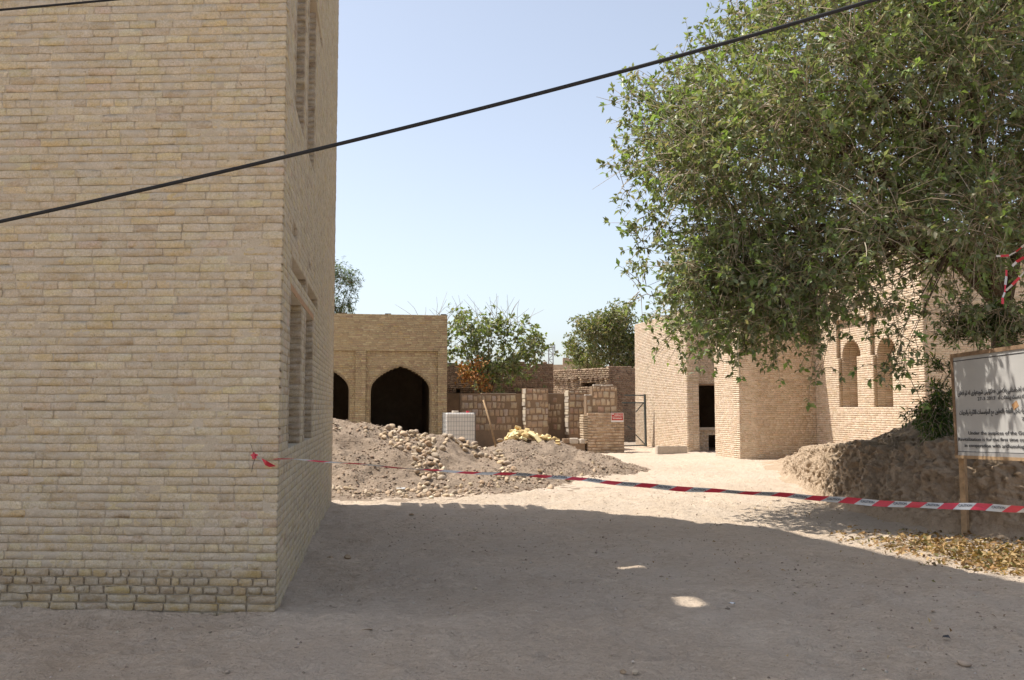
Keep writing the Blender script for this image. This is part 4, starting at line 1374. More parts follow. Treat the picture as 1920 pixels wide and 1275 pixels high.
# white caged water tank
TK = at(860, 790, 30.2)
tb_z = at(860, 823, 30.2).z - 0.15; tt_z = at(860, 771, 30.2).z
tank = empty('water_tank', (TK.x, TK.y, tb_z), math.atan2(UX.y, UX.x) + 0.02)
tag(tank, 'white plastic water tank in a wire cage beside the pavilion', 'water tank')
TM = Matrix.LocRotScale(tank.location, tank.rotation_euler, None)
Hk = tt_z - tb_z
def tbuild(mb, name, mat, bevel=0):
    mb.v = [TM @ v for v in mb.v]
    return mb.build(name, mat, bottle if 'cap' in name else tank, bevel=bevel)
Wk, Dk = 0.98, 1.0
mb = MB(); mb.box((0, 0, Hk * 0.5 - 0.02), (Wk - 0.04, Dk - 0.04, Hk - 0.06)); bottle = tbuild(mb, 'bottle', M_tank, 0.05)
mb = MB()
nvx, nvz = 11, 7
for s in (-1, 1):
    for k in range(nvx + 1):
        x = -Wk / 2 + Wk * k / nvx; mb.bar((x, s * Dk / 2, 0), (x, s * Dk / 2, Hk - 0.05), 0.0065)
        y = -Dk / 2 + Dk * k / nvx; mb.bar((s * Wk / 2, y, 0), (s * Wk / 2, y, Hk - 0.05), 0.0065)
    for k in range(nvz + 1):
        z = (Hk - 0.06) * k / nvz + 0.01
        mb.bar((-Wk / 2, s * Dk / 2, z), (Wk / 2, s * Dk / 2, z), 0.008); mb.bar((s * Wk / 2, -Dk / 2, z), (s * Wk / 2, Dk / 2, z), 0.008)
tbuild(mb, 'cage', M_cage)
mb = MB(); mb.box((0, 0, -0.12), (Wk, Dk, 0.14)); tbuild(mb, 'pallet', M_board_wood)
mb = MB(); mb.tube([(-0.12, 0, Hk - 0.06), (-0.12, 0, Hk + 0.02)], 0.11, 14); tbuild(mb, 'cap', M_concrete)
mb = MB(); mb.tube([(0.26, -0.3, Hk - 0.06), (0.26, -0.3, Hk + 0.015)], 0.05, 12); tbuild(mb, 'red_cap', M_red)

# ------------------------------------------------------------------ loose stones and litter in the yard
def rock(px, py, s, lab, tone_i=0, mat=None, flat=0.6):
    p = on_ground(px, py)
    o = bpy.data.objects.new('rock', COB[tone_i % len(COB)]); COL.objects.link(o)
    o.location = (p.x, p.y, float(ground_h(p.x, p.y)) + s * 0.25); o.scale = (s, s * 0.85, s * flat * 1.3)
    o.rotation_euler = (0.2, 0.1, px * 0.37)
    tag(o, lab, 'stone')
rock(1806, 1245, 0.055, 'biggest grey stone in the shaded foreground, low on the right', 2)
rock(1708, 1214, 0.035, 'small pale stone up left of the biggest foreground stone', 5)
rock(619, 1054, 0.045, 'left of two brown clods near the foot of the brick corner', 8, flat=0.8)
rock(651, 1054, 0.06, 'larger right one of two brown clods near the brick corner', 8, flat=0.8)
rock(688, 1180, 0.045, 'flat pale stone in shade right of the tall brick corner', 3, flat=0.3)
rock(771, 968, 0.05, 'dark clod in the shade below the soil heap', 8)
rock(1192, 1265, 0.028, 'pale pebble on the lit strip at the bottom edge', 4)
rock(1169, 1267, 0.03, 'brown pebble left of the pale pebble at the bottom edge', 8)
rock(1660, 1010, 0.07, 'flat white stone at the foot of the earth bank', 4, flat=0.35)
rock(1790, 1012, 0.085, 'rounded pale stone at the foot of the sign post', 4, flat=0.5)
rock(1033, 915, 0.10, 'single round stone on sunlit ground right of the heap', 1, flat=0.9)
for px, py, lab in ((752, 922, 'scrap of white paper at the foot of the soil heap'), (1775, 1195, 'crumpled dark scrap on the shaded ground at right'), (1372, 1136, 'small crumpled pale wrapper beside the lit patch')):
    p = (hit_mound(px, py) or on_ground(px, py)) if px < 900 else on_ground(px, py)
    mb = MB()
    s = 0.09 if px < 900 else 0.04
    ring = [(math.cos(a) * s * random.uniform(.6, 1.1), math.sin(a) * s * 0.7 * random.uniform(.6, 1.1), random.uniform(0, s * .7)) for a in np.linspace(0, 6.28, 9)[:-1]]
    for i in range(8):
        mb.face([(0, 0, s * 0.6), ring[i], ring[(i + 1) % 8]])
    o = mb.build('scrap', M_ink if 'dark' in lab else M_litter, None)
    o.location = p + Vector((0, 0, 0.015 + float(ground_h(p.x, p.y)) * (px > 900))); tag(o, lab, 'litter')


# ------------------------------------------------------------------ foliage
def unit(v):
    return v / (np.linalg.norm(v, axis=-1, keepdims=True) + 1e-9)


def leaf_mesh(name, P, A, S, Wd, tones, mat, parent, rng, fold=0.22, curl=0.15):
    n = len(P)
    A = unit(A)
    rnd = rng.normal(0, 0.55, size=(n, 3)); rnd[:, 2] += 1.0
    Bv = unit(np.cross(A, rnd))
    Nv = np.cross(A, Bv)
    Nv = np.where((Nv[:, 2:3] < 0), -Nv, Nv)
    L_ = S[:, None]; W_ = Wd[:, None]
    V = np.zeros((n, 5, 3))
    V[:, 0] = P
    V[:, 1] = P + A * L_ * 0.42 + Bv * W_ * 0.5 + Nv * W_ * fold
    V[:, 2] = P + A * L_ * 0.42 - Bv * W_ * 0.5 + Nv * W_ * fold
    V[:, 3] = P + A * L_ - Nv * L_ * curl
    V[:, 4] = P + A * L_ * 0.45
    T = np.array([(0, 1, 4), (1, 3, 4), (0, 4, 2), (4, 3, 2)])
    Fl = (np.arange(n)[:, None, None] * 5 + T[None]).reshape(-1, 3)
    return link(name, mesh_np(name, V.reshape(-1, 3), Fl, np.repeat(tones, 5, 0)), mat, parent)


def twig_mesh(name, P0, P1, P2, r0, r1, tones, mat, parent):
    """three-sided tapered twigs along quadratic curves, vectorised"""
    n = len(P0)
    segs = 3
    ts = np.linspace(0, 1, segs + 1)
    V = np.zeros((n, segs + 1, 3, 3))
    d = unit(P2 - P0)
    x = unit(np.cross(d, np.array([0.31, 0.17, 0.93])))
    y = np.cross(d, x)
    for i, t in enumerate(ts):
        C = (1 - t) ** 2 * P0 + 2 * t * (1 - t) * P1 + t * t * P2
        rr = (r0 + (r1 - r0) * t)
        for k in range(3):
            a = 2 * math.pi * k / 3
            V[:, i, k] = C + (x * math.cos(a) + y * math.sin(a)) * rr[:, None]
    q = []
    for i in range(segs):
        for k in range(3):
            k2 = (k + 1) % 3
            q.append((i * 3 + k, i * 3 + k2, (i + 1) * 3 + k2, (i + 1) * 3 + k))
    q = np.array(q)
    Fq = (np.arange(n)[:, None, None] * (segs + 1) * 3 + q[None]).reshape(-1, 4)
    return link(name, mesh_np(name, V.reshape(-1, 3), Fq, np.repeat(tones, (segs + 1) * 3, 0)), mat, parent)


def grow_tree(name, label, base, clumps, n_twig, leaf, pal, tip_pal, rng, twig_len=(0.3, 0.7), per=10, fork=2.0, trunk_r=0.2, limbs=7,
              droop=0.25, bare=0.0, twig_pal=None, group=None, crown_c=None, cat='tree', rosette=0.45, spread=1.0):
    e = empty(name, base); tag(e, label, cat, group)
    base = Vector(base)
    C = np.array([c[:3] for c in clumps]); Rr = np.array([c[3] for c in clumps])
    cc = np.array(crown_c) if crown_c is not None else C.mean(0)
    # trunk and limbs
    mb = MB()
    fk = base + Vector((0.1, 0.05, fork))
    mb.tube([base - Vector((0, 0, 0.3)), base + Vector((0.04, 0.0, fork * 0.5)), fk], [trunk_r * 1.25, trunk_r, trunk_r * 0.85], 9)
    mb.build('trunk', M_bark, e, smooth=True)
    cent = C[rng.choice(len(C), min(limbs, len(C)), replace=False)]
    for _ in range(6):
        lab = np.argmin(((C[:, None] - cent[None]) ** 2).sum(-1), 1)
        cent = np.array([C[lab == k].mean(0) if (lab == k).any() else cent[k] for k in range(len(cent))])
    for k in range(len(cent)):
        mb = MB()
        tgt = Vector(cent[k]); mid = fk.lerp(tgt, 0.5) + Vector((rng.normal(0, .2), rng.normal(0, .2), 0.30 * (tgt - fk).length + 0.5))
        path = [fk.lerp(mid, t) * (1 - t) + mid.lerp(tgt, t) * t for t in np.linspace(0, 1, 7)]
        mb.tube([fk - Vector((0, 0, 0.15))] + path[1:], list(np.linspace(trunk_r * 0.42, trunk_r * 0.10, 7)), 7)
        for i in np.where(lab == k)[0]:
            c = Vector(C[i]); s = path[rng.integers(2, 6)]
            m2 = s.lerp(c, 0.5) + Vector((rng.normal(0, .15), rng.normal(0, .15), rng.normal(0.1, .15)))
            pp = [s.lerp(m2, t) * (1 - t) + m2.lerp(c, t) * t for t in np.linspace(0, 1, 5)]
            mb.tube(pp, list(np.linspace(min(0.024, trunk_r * 0.12), 0.006, 5) * (0.5 if Rr[i] < 0.4 else 1)), 5)
        mb.build('branch', M_bark, e, smooth=True)
    # twigs
    w = Rr ** 1.6
    ci = rng.choice(len(C), n_twig, p=w / w.sum())
    d0 = unit(rng.normal(size=(n_twig, 3)))
    out = unit(C[ci] - cc)
    d = unit(d0 + out * 0.45 * spread)
    st = C[ci] + d * Rr[ci][:, None] * rng.uniform(0.05, 0.75, (n_twig, 1))
    Ln = rng.uniform(*twig_len, n_twig)[:, None] * (0.7 + 0.5 * rng.random((n_twig, 1)))
    Ln = Ln * np.clip(Rr[ci][:, None] / 0.42, 0.8, 1.0)
    st = st + rng.normal(0, 0.22, (n_twig, 3)) * np.clip(Rr[ci][:, None], 0.15, 0.6)
    dd = unit(d + rng.normal(0, 0.5, (n_twig, 3)))
    relz = np.clip((st[:, 2:3] - C[:, 2].min()) / max(0.5, np.ptp(C[:, 2])), 0, 1)
    drp = droop * (1 - 2.6 * relz)
    mid = st + dd * Ln * 0.5 + np.array([0, 0, 0.08]) * Ln
    tip = st + dd * Ln + np.array([0, 0, -1.0]) * drp * Ln + rng.normal(0, 0.06, (n_twig, 3))
    tp = twig_pal or [((0.40, 0.32, 0.225), 3), ((0.32, 0.25, 0.17), 3), ((0.50, 0.42, 0.31), 2), ((0.26, 0.23, 0.12), 1)]
    twig_mesh('twigs', st, mid, tip, np.full(n_twig, 0.0075), np.full(n_twig, 0.003), pick_tones(tp, n_twig, rng), M_twig, e)['kind'] = 'stuff'
    # leaves: some along the twig, a rosette at its end
    isbare = rng.random(n_twig) < bare
    ids = np.repeat(np.where(~isbare)[0], per)
    n = len(ids)
    ros = rng.random(n) < rosette
    t = np.where(ros, rng.uniform(0.9, 1.0, n), rng.uniform(0.2, 1.0, n))[:, None]
    P = (1 - t) ** 2 * st[ids] + 2 * t * (1 - t) * mid[ids] + t * t * tip[ids]
    ax = unit(tip[ids] - mid[ids])
    side = rng.normal(size=(n, 3)); side = unit(side - (side * ax).sum(-1, keepdims=True) * ax)
    A = unit(ax * rng.uniform(0.1, 0.9, (n, 1)) + side * 0.9 + np.array([0, 0, 0.15 - droop * 0.5]))
    S = rng.uniform(leaf[0], leaf[1], n) * np.where(ros, 1.0, 0.85)
    Wd = S * rng.uniform(leaf[2], leaf[3], n)
    tn = pick_tones(pal, n, rng, 0.18)
    tt = pick_tones(tip_pal, n, rng, 0.15)
    brt = (rng.random(n_twig) < 0.40)[ids] & ros
    tn = np.where(brt[:, None], tt, tn)
    leaf_mesh('crown', P, A, S, Wd, tn, M_leaf, e, rng)
    return e, C, Rr


PAL_LEAF = [((0.202, 0.239, 0.128), 4), ((0.161, 0.194, 0.104), 4), ((0.253, 0.280, 0.158), 3), ((0.308, 0.277, 0.191), 1.6), ((0.222, 0.235, 0.157), 2.2)]
PAL_TIP = [((0.247, 0.343, 0.117), 3), ((0.212, 0.298, 0.105), 3), ((0.317, 0.384, 0.164), 1.5)]

# big tree: clumps spread through its crown
tr = np.random.default_rng(77)
crown_poly = [(1400, -60), (1385, 40), (1300, 120), (1225, 170), (1195, 205), (1215, 270), (1190, 320), (1215, 420), (1235, 500), (1225, 545), (1270, 570), (1290, 640),
              (1330, 640), (1420, 640), (1480, 632), (1560, 550), (1640, 540), (1700, 560), (1760, 530), (1850, 560), (1960, 580), (2200, 560), (2380, 300), (2300, -100), (2000, -420), (1600, -380)]
def inpoly(x, y, poly):
    c = False
    for i in range(len(poly)):
        x1_, y1_ = poly[i]; x2_, y2_ = poly[i - 1]
        if (y1_ > y) != (y2_ > y) and x < (x2_ - x1_) * (y - y1_) / (y2_ - y1_) + x1_: c = not c
    return c
clumps = []
tries = 0
while len(clumps) < 230 and tries < 40000:
    tries += 1
    px, py = tr.uniform(1180, 2380), tr.uniform(-420, 680)
    if not inpoly(px, py, crown_poly): continue
    # a crown about 8 m deep, thinner towards its rim
    rel = math.hypot((px - 1790) / 620, (py - 130) / 560)
    half = 3.6 * math.sqrt(max(0.04, 1 - min(1, rel) ** 2))
    d = 15.0 + tr.uniform(-1, 1) * half
    r_ = tr.uniform(0.55, 0.95)
    # keep the clump inside the outline
    rp = r_ * 0.72 * F_PX / d
    if not all(inpoly(px + rp * math.cos(a), py + rp * math.sin(a), crown_poly) for a in np.linspace(0, 6.28, 9)): continue
    p = at(px, py, d)
    if any((Vector(c[:3]) - p).length < 0.44 * (c[3] + r_) * 0.85 for c in clumps): continue
    clumps.append((p.x, p.y, p.z, r_))
# small hanging sprays along the rim and the underside
for (px, py, d, r_) in ((1190, 180, 14.5, .22), (1235, 160, 14.8, .28), (1290, 130, 14.6, .3), (1345, 100, 14.2, .3), (1400, 30, 14, .35), (1195, 300, 15, .3), (1180, 345, 14.5, .2), (1215, 460, 14.4, .3),
                        (1205, 540, 14, .22), (1272, 620, 14.2, .10), (1275, 595, 14.4, .2), (1312, 632, 13.6, .2), (1350, 622, 13.6, .24), (1400, 628, 13.5, .22), (1450, 634, 13.4, .22), (1490, 628, 13.4, .2), (1540, 640, 13.2, .22),
                        (1542, 690, 13.2, .10), (1525, 600, 13.2, .3), (1575, 565, 13.3, .22), (1620, 570, 13.2, .2), (1665, 560, 13.2, .22), (1700, 640, 13.0, .22), (1690, 675, 13.0, .14), (1655, 690, 13.1, .08), (1730, 600, 13.1, .26),
                        (1600, 560, 13.4, .35), (1680, 555, 13.2, .35), (1790, 580, 13.0, .26), (1830, 590, 12.8, .26), (1890, 580, 12.6, .28), (1215, 250, 14.6, .3), (1230, 420, 14.4, .35)):
    p = at(px, py, d); clumps.append((p.x, p.y, p.z, r_))
low_poly = [(1300, 500), (1305, 560), (1335, 595), (1400, 605), (1480, 612), (1520, 600), (1545, 545), (1590, 530), (1640, 510), (1560, 470), (1320, 480)]
k_ = 0
while k_ < 34:
    px, py = tr.uniform(1270, 1640), tr.uniform(500, 705)
    if not inpoly(px, py, low_poly): continue
    p = at(px, py, tr.uniform(12.6, 15.2)); clumps.append((p.x, p.y, p.z, tr.uniform(0.24, 0.42))); k_ += 1
for _ in range(12):
    p = at(tr.uniform(1540, 1800), tr.uniform(200, 420), tr.uniform(15.5, 18.0)); clumps.append((p.x, p.y, p.z, tr.uniform(0.6, 0.9)))
TB = (8.25, 15.3, 1.2)
big, BC, BR = grow_tree('leafy_tree', 'large spreading leafy tree over the earth bank on the right', TB, clumps, 22000, (0.08, 0.14, 0.42, 0.58), PAL_LEAF, PAL_TIP, tr,
                        (0.28, 0.68), 9, fork=2.2, trunk_r=0.22, limbs=11, droop=0.22, bare=0.06, crown_c=(8.0, 15.2, 5.2))
# long bare shoots, sunlit and pale
nb_ = 900
ci = tr.choice(np.where(BR > 0.42)[0], nb_)
d = unit(tr.normal(size=(nb_, 3)) + unit(BC[ci] - np.array([8.0, 15.2, 5.2])) * 0.8)
p0_ = BC[ci] + d * BR[ci][:, None] * 0.1
Ln = BR[ci][:, None] * 0.8 + tr.uniform(0.25, 0.6, (nb_, 1))
p1_ = p0_ + d * Ln * 0.5 + np.array([0, 0, 0.14])
p2_ = p0_ + d * Ln + tr.normal(0, 0.18, (nb_, 3)) - np.array([0, 0, 0.12])
twig_mesh('bare_shoots', p0_, p1_, p2_, np.full(nb_, 0.009), np.full(nb_, 0.003), pick_tones([((0.46, 0.38, 0.28), 3), ((0.36, 0.29, 0.2), 3)], nb_, tr), M_twig, big)['kind'] = 'stuff'

# shrub with narrow leaves hanging beside the board
cl = []
for (px, py, d, r_) in ((1750, 770, 13.6, .2), (1766, 735, 13.5, .14), (1752, 790, 13.5, .16), (1776, 695, 13.4, .12), (1795, 632, 13.3, .2), (1840, 622, 13.2, .24), (1885, 625, 13.0, .24), (1770, 770, 13.6, .2)):
    p = at(px, py, d); cl.append((p.x, p.y, p.z, r_))
grow_tree('trailing_shrub', 'dark trailing shrub behind the left edge of the notice board', (at(1790, 800, 13.7).x, 13.7, 1.2), cl, 520, (0.07, 0.14, 0.18, 0.3),
          [((0.05, 0.085, 0.022), 4), ((0.07, 0.11, 0.025), 3), ((0.12, 0.16, 0.03), 1.5)], [((0.19, 0.24, 0.04), 2), ((0.13, 0.19, 0.03), 2)], tr, (0.15, 0.35), 9, fork=0.5, trunk_r=0.04, limbs=4, droop=0.5, cat='shrub', rosette=0.2)

# background trees
def bush(name, label, px_list, base, n, leaf, pal, tip, seed, per=8, tl=(0.3, 0.7), trunk_r=0.12, bare=0.0, droop=0.15, fork=1.5, limbs=5):
    rng = np.random.default_rng(seed)
    cl = []
    for (px, py, d, r_) in px_list:
        p = at(px, py, d); cl.append((p.x, p.y, p.z, r_))
    return grow_tree(name, label, base, cl, n, leaf, pal, tip, rng, tl, per, fork=fork, trunk_r=trunk_r, limbs=limbs, droop=droop, bare=bare)
fig_cl = []
fr_ = np.random.default_rng(8)
fig_poly = [(838, 640), (850, 600), (880, 585), (905, 600), (930, 580), (960, 600), (985, 615), (1010, 640), (1022, 665), (1000, 690), (965, 700), (950, 730), (910, 735), (890, 700), (845, 695)]
while len(fig_cl) < 42:
    px, py = fr_.uniform(838, 1025), fr_.uniform(578, 735)
    if inpoly(px, py, fig_poly): fig_cl.append((px, py, fr_.uniform(38.6, 40.6), fr_.uniform(0.25, 0.5)))
fe, FC, FR = bush('fig_tree', 'loose big-leaved tree overhanging the old wall beside the pavilion', fig_cl, (at(905, 800, 40.2).x, 40.2, 0), 620, (0.15, 0.25, 0.5, 0.7),
     [((0.175, 0.205, 0.105), 3), ((0.135, 0.16, 0.085), 3), ((0.24, 0.26, 0.13), 2), ((0.28, 0.25, 0.15), 1.4)], [((0.19, 0.24, 0.06), 2), ((0.15, 0.20, 0.05), 2)], 9, per=8, tl=(0.35, 0.8), trunk_r=0.13, bare=0.05)
# its thin upright shoots and a withered branch
m_ = 46
ang = fr_.uniform(780, 985, m_)
p0_ = np.array([tuple(at(fr_.normal(a, 8), 610, 40.3)) for a in ang])
p2_ = np.array([tuple(at(a + fr_.normal(0, 26), fr_.uniform(545, 590), 40.3)) for a in ang])
p1_ = (p0_ + p2_) / 2 + fr_.normal(0, 0.15, (m_, 3))
twig_mesh('bare_shoots', p0_, p1_, p2_, np.full(m_, 0.014), np.full(m_, 0.006), pick_tones([((0.42, 0.36, 0.27), 1)], m_, fr_), M_twig, fe)['kind'] = 'stuff'
n = 420
C_ = np.array([tuple(at(px, py, 38.3)) for px, py in ((872, 690), (885, 705), (895, 680), (905, 715), (870, 705), (912, 728))])
P = C_[fr_.integers(0, len(C_), n)] + fr_.normal(0, 0.17, (n, 3))
leaf_mesh('withered_leaves', P, fr_.normal(size=(n, 3)) - np.array([0, 0, 0.8]), fr_.uniform(0.1, 0.2, n), fr_.uniform(0.06, 0.12, n), pick_tones([((0.36, 0.17, 0.06), 3), ((0.30, 0.12, 0.04), 2), ((0.40, 0.26, 0.12), 1)], n, fr_), M_dryleaf, fe, fr_)
bcl = []
b_poly = [(1080, 640), (1100, 610), (1135, 592), (1165, 588), (1200, 600), (1230, 620), (1230, 700), (1090, 700), (1070, 680)]
while len(bcl) < 60:
    px, py = fr_.uniform(1070, 1230), fr_.uniform(588, 700)
    if inpoly(px, py, b_poly): bcl.append((px, py, fr_.uniform(50, 54), fr_.uniform(0.45, 0.75)))
bush('round_tree', 'dense round green tree behind the rubble wall', bcl, (at(1150, 800, 52).x, 52, 0), 3000, (0.14, 0.24, 0.4, 0.6),
     [((0.155, 0.17, 0.08), 3), ((0.125, 0.14, 0.068), 3), ((0.20, 0.21, 0.095), 2), ((0.28, 0.23, 0.14), 2)], [((0.14, 0.17, 0.04), 2), ((0.11, 0.14, 0.035), 2)], 15, per=8, tl=(0.25, 0.6), trunk_r=0.2)
ecl = [(px, py, d, r_) for px, py, d, r_ in ((628, 520, 55, .5), (640, 528, 55, .45), (655, 532, 55, .4), (630, 545, 55, .5), (650, 560, 55, .35), (628, 572, 55, .5), (644, 575, 55, .4), (610, 540, 55, .7), (610, 570, 55, .7), (590, 550, 55, .8), (655, 548, 55, .2))]
bush('slender_tree', 'narrow-leaved tree peeping past the tall brick corner', ecl, (at(612, 800, 55).x, 55, 0), 620, (0.16, 0.3, 0.16, 0.26),
     [((0.075, 0.11, 0.05), 3), ((0.055, 0.085, 0.04), 3), ((0.11, 0.15, 0.07), 2)], [((0.14, 0.20, 0.07), 1)], 19, per=11, tl=(0.3, 0.7), droop=0.5)

# lattice mast in the distance
mast = empty('lattice_mast', (at(1033, 700, 260).x, 260, 0)); tag(mast, 'distant lattice mast between the two background trees', 'mast')
mz = at(1033, 646, 260).z
def mx_(dx, z): return Vector((mast.location.x + dx, 260, z))
for s in (-1, 1):
    mb = MB(); mb.bar(mx_(s * 0.75, 0), mx_(s * 0.6, mz), 0.30); mb.build('leg', M_pylon, mast)
mb = MB()
nseg = 14
for k in range(nseg):
    z0_, z1_ = mz * k / nseg, mz * (k + 1) / nseg
    s = 1 if k % 2 else -1
    mb.bar(mx_(-s * 0.7, z0_), mx_(s * 0.7, z1_), 0.18); mb.bar(mx_(-0.7, z1_), mx_(0.7, z1_), 0.18)
mb.build('bracing', M_pylon, mast)
mb = MB(); mb.bar(mx_(1.1, mz - 2.2), mx_(1.1, mz), 0.3); mb.bar(mx_(0.6, mz - 1), mx_(1.1, mz - 1), 0.14); mb.bar(mx_(-0.9, mz - 0.8), mx_(0.9, mz - 0.8), 0.2); mb.build('antenna', M_pylon, mast)

# ------------------------------------------------------------------ dry leaves on the ground
dr = np.random.default_rng(55)
n = 8500
px = dr.uniform(1560, 2050, n); py = dr.uniform(985, 1075, n)
G_ = np.array([tuple(on_ground(a, b)) for a, b in zip(px, py)])
line = np.interp(px, [1560, 1690, 1800, 1920, 2050], [1000, 1020, 1035, 1048, 1055])
wd = np.interp(px, [1560, 1690, 1800, 2050], [9, 14, 20, 26])
ok = dr.random(n) < np.exp(-((py - line) / wd) ** 2) * np.interp(px, [1560, 1680, 1750, 2050], [0.12, 0.5, 1, 1])
Pk = G_[ok]
n2 = 900
ex = dr.uniform(1.0, 6.0, n2); ey = dr.uniform(6, 16, n2); keep = dr.random(n2) < np.clip((ex - 0.5) / 6, 0, 1) ** 2
Pk = np.vstack([Pk, np.stack([ex[keep], ey[keep], np.zeros(keep.sum())], -1)])
Pk[:, 2] = ground_h(Pk[:, 0], Pk[:, 1]) + dr.uniform(0.003, 0.045, len(Pk))
A = dr.normal(size=(len(Pk), 3)); A[:, 2] *= 0.5
S = dr.uniform(0.05, 0.10, len(Pk)) ; S[-keep.sum():] *= 0.5
o = leaf_mesh('fallen_leaves', Pk, A, S, S * 0.5, pick_tones([((0.33, 0.21, 0.09), 4), ((0.42, 0.30, 0.15), 2.4), ((0.23, 0.135, 0.06), 4), ((0.15, 0.10, 0.05), 3), ((0.17, 0.15, 0.06), 1.5)], len(Pk), dr), M_dryleaf, None, dr, fold=0.3, curl=0.25)
tag(o, 'drift of dry brown leaves below the earth bank', 'leaves', kind='stuff')

# ------------------------------------------------------------------ lettering
AR = {}
def _forms():
    base = {'ا': 'FE8D FE8E', 'ب': 'FE8F FE90 FE91 FE92', 'ة': 'FE93 FE94', 'ت': 'FE95 FE96 FE97 FE98', 'ج': 'FE9D FE9E FE9F FEA0', 'خ': 'FEA5 FEA6 FEA7 FEA8',
            'د': 'FEA9 FEAA', 'ر': 'FEAD FEAE', 'س': 'FEB1 FEB2 FEB3 FEB4', 'ش': 'FEB5 FEB6 FEB7 FEB8', 'ع': 'FEC9 FECA FECB FECC', 'ق': 'FED5 FED6 FED7 FED8',
            'ل': 'FEDD FEDE FEDF FEE0', 'م': 'FEE1 FEE2 FEE3 FEE4', 'ن': 'FEE5 FEE6 FEE7 FEE8', 'ه': 'FEE9 FEEA FEEB FEEC', 'و': 'FEED FEEE', 'ي': 'FEF1 FEF2 FEF3 FEF4',
            'ث': 'FE99 FE9A FE9B FE9C', 'ؤ': 'FE85 FE86', 'ئ': 'FE89 FE8A FE8B FE8C', 'ک': 'FB8E FB8F FB90 FB91', 'ی': 'FBFC FBFD FBFE FBFF', 'پ': 'FB56 FB57 FB58 FB59',
            'ە': 'FEE9 FEEA', 'ۆ': 'FBD9 FBDA', 'ێ': 'FBFC FBFD FBFE FBFF', 'ڵ': 'FEDD FEDE FEDF FEE0'}
    for k, v in base.items(): AR[k] = [chr(int(h, 16)) for h in v.split()]
_forms()
def shape_ar(s):
    out = []
    for i, ch in enumerate(s):
        if ch not in AR: out.append(ch); continue
        f = AR[ch]
        prev = i > 0 and s[i - 1] in AR and len(AR[s[i - 1]]) == 4
        nxt = i + 1 < len(s) and s[i + 1] in AR and len(f) == 4
        out.append(f[3] if prev and nxt else f[2] if nxt else f[1] if prev else f[0])
    return ''.join(out[::-1])


def text_mesh(body, size, bold=0.0, extrude=0.0008):
    cu = bpy.data.curves.new('lettering', 'FONT')
    cu.body = body; cu.size = size; cu.extrude = extrude; cu.offset = bold
    cu.resolution_u = 3
    ob = bpy.data.objects.new('lettering', cu); COL.objects.link(ob)
    dg = bpy.context.evaluated_depsgraph_get()
    me = bpy.data.meshes.new_from_object(ob.evaluated_get(dg))
    bpy.data.objects.remove(ob)
    co = np.zeros(len(me.vertices) * 3, np.float32); me.vertices.foreach_get('co', co)
    co = co.reshape(-1, 3)
    return me, (co[:, 0].min(), co[:, 0].max()) if len(co) else (0, 0)


# ------------------------------------------------------------------ notice board on its post
PB = on_ground(1811, 1003)
board = empty('notice_board', (PB.x, PB.y, 0))
tag(board, 'large pale notice board with Arabic and English text on wooden post', 'notice board')
BU = Vector((0.1442, -0.9895, 0))           # along the board, left to right as read
BN = Vector((-0.9895, -0.1442, 0))          # it faces the yard
B_tl = at(1784, 666, 11.95); 
tilt = 0.028
ROTB = Matrix((( BU.x, 0, BN.x), (BU.y, 0, BN.y), (0, 1, 0)))
ROTB = Matrix(((BU.x, 0, BN.x), (BU.y, 0, BN.y), (0, 1, 0))) @ Matrix.Rotation(tilt, 3, 'Z')
B_h = B_tl.z - at(1787, 857, 11.95).z
BM = Matrix.Translation(B_tl) @ ROTB.to_4x4()
def bput(mb_or_me, name, mat, is_me=False):
    par = panel if name in ('lettering', 'edge_line', 'edge_strip', 'rust_stain') else board
    if is_me:
        mb_or_me.transform(BM); return link(name, mb_or_me, mat, par)
    mb_or_me.v = [BM @ v for v in mb_or_me.v]
    return mb_or_me.build(name, mat, par)
BL = 2.5
panel = None
mb = MB(); mb.box((BL / 2, -B_h / 2, -0.02), (BL - 0.02, B_h - 0.02, 0.03)); panel = bput(mb, 'panel', M_board)
mb = MB(); mb.box((BL / 2, -0.012, -0.022), (BL + 0.06, 0.05, 0.06)); bput(mb, 'frame_rail', M_board_wood)
mb = MB(); mb.box((BL / 2, -B_h + 0.005, -0.022), (BL + 0.06, 0.04, 0.06)); bput(mb, 'frame_rail', M_post_wood)
mb = MB(); mb.box((0.0, -B_h / 2, -0.022), (0.045, B_h - 0.06, 0.058)); bput(mb, 'frame_stile', M_board_wood)
mb = MB(); mb.box((BL, -B_h / 2, -0.022), (0.045, B_h - 0.06, 0.058)); bput(mb, 'frame_stile', M_board_wood)
mb = MB(); mb.box((BL / 2, -0.085, -0.0035), (BL - 0.03, 0.010, 0.004)); bput(mb, 'edge_line', M_ink)
mb = MB(); mb.box((BL / 2, -B_h + 0.075, -0.0035), (BL - 0.03, 0.006, 0.004)); bput(mb, 'edge_line', M_ink)
mb = MB(); mb.box((BL / 2, -B_h + 0.045, -0.003), (BL - 0.03, 0.05, 0.004)); bput(mb, 'edge_strip', M_alu)
def on_board(px, py):                        # board coordinates of a line of sight
    r_ = Vector(ray(px, py)); o_ = Vector((0, 0, EYE))
    n_ = BM.to_3x3() @ Vector((0, 0, 1))
    t = (B_tl - o_).dot(n_) / r_.dot(n_)
    return BM.inverted() @ (o_ + r_ * t)
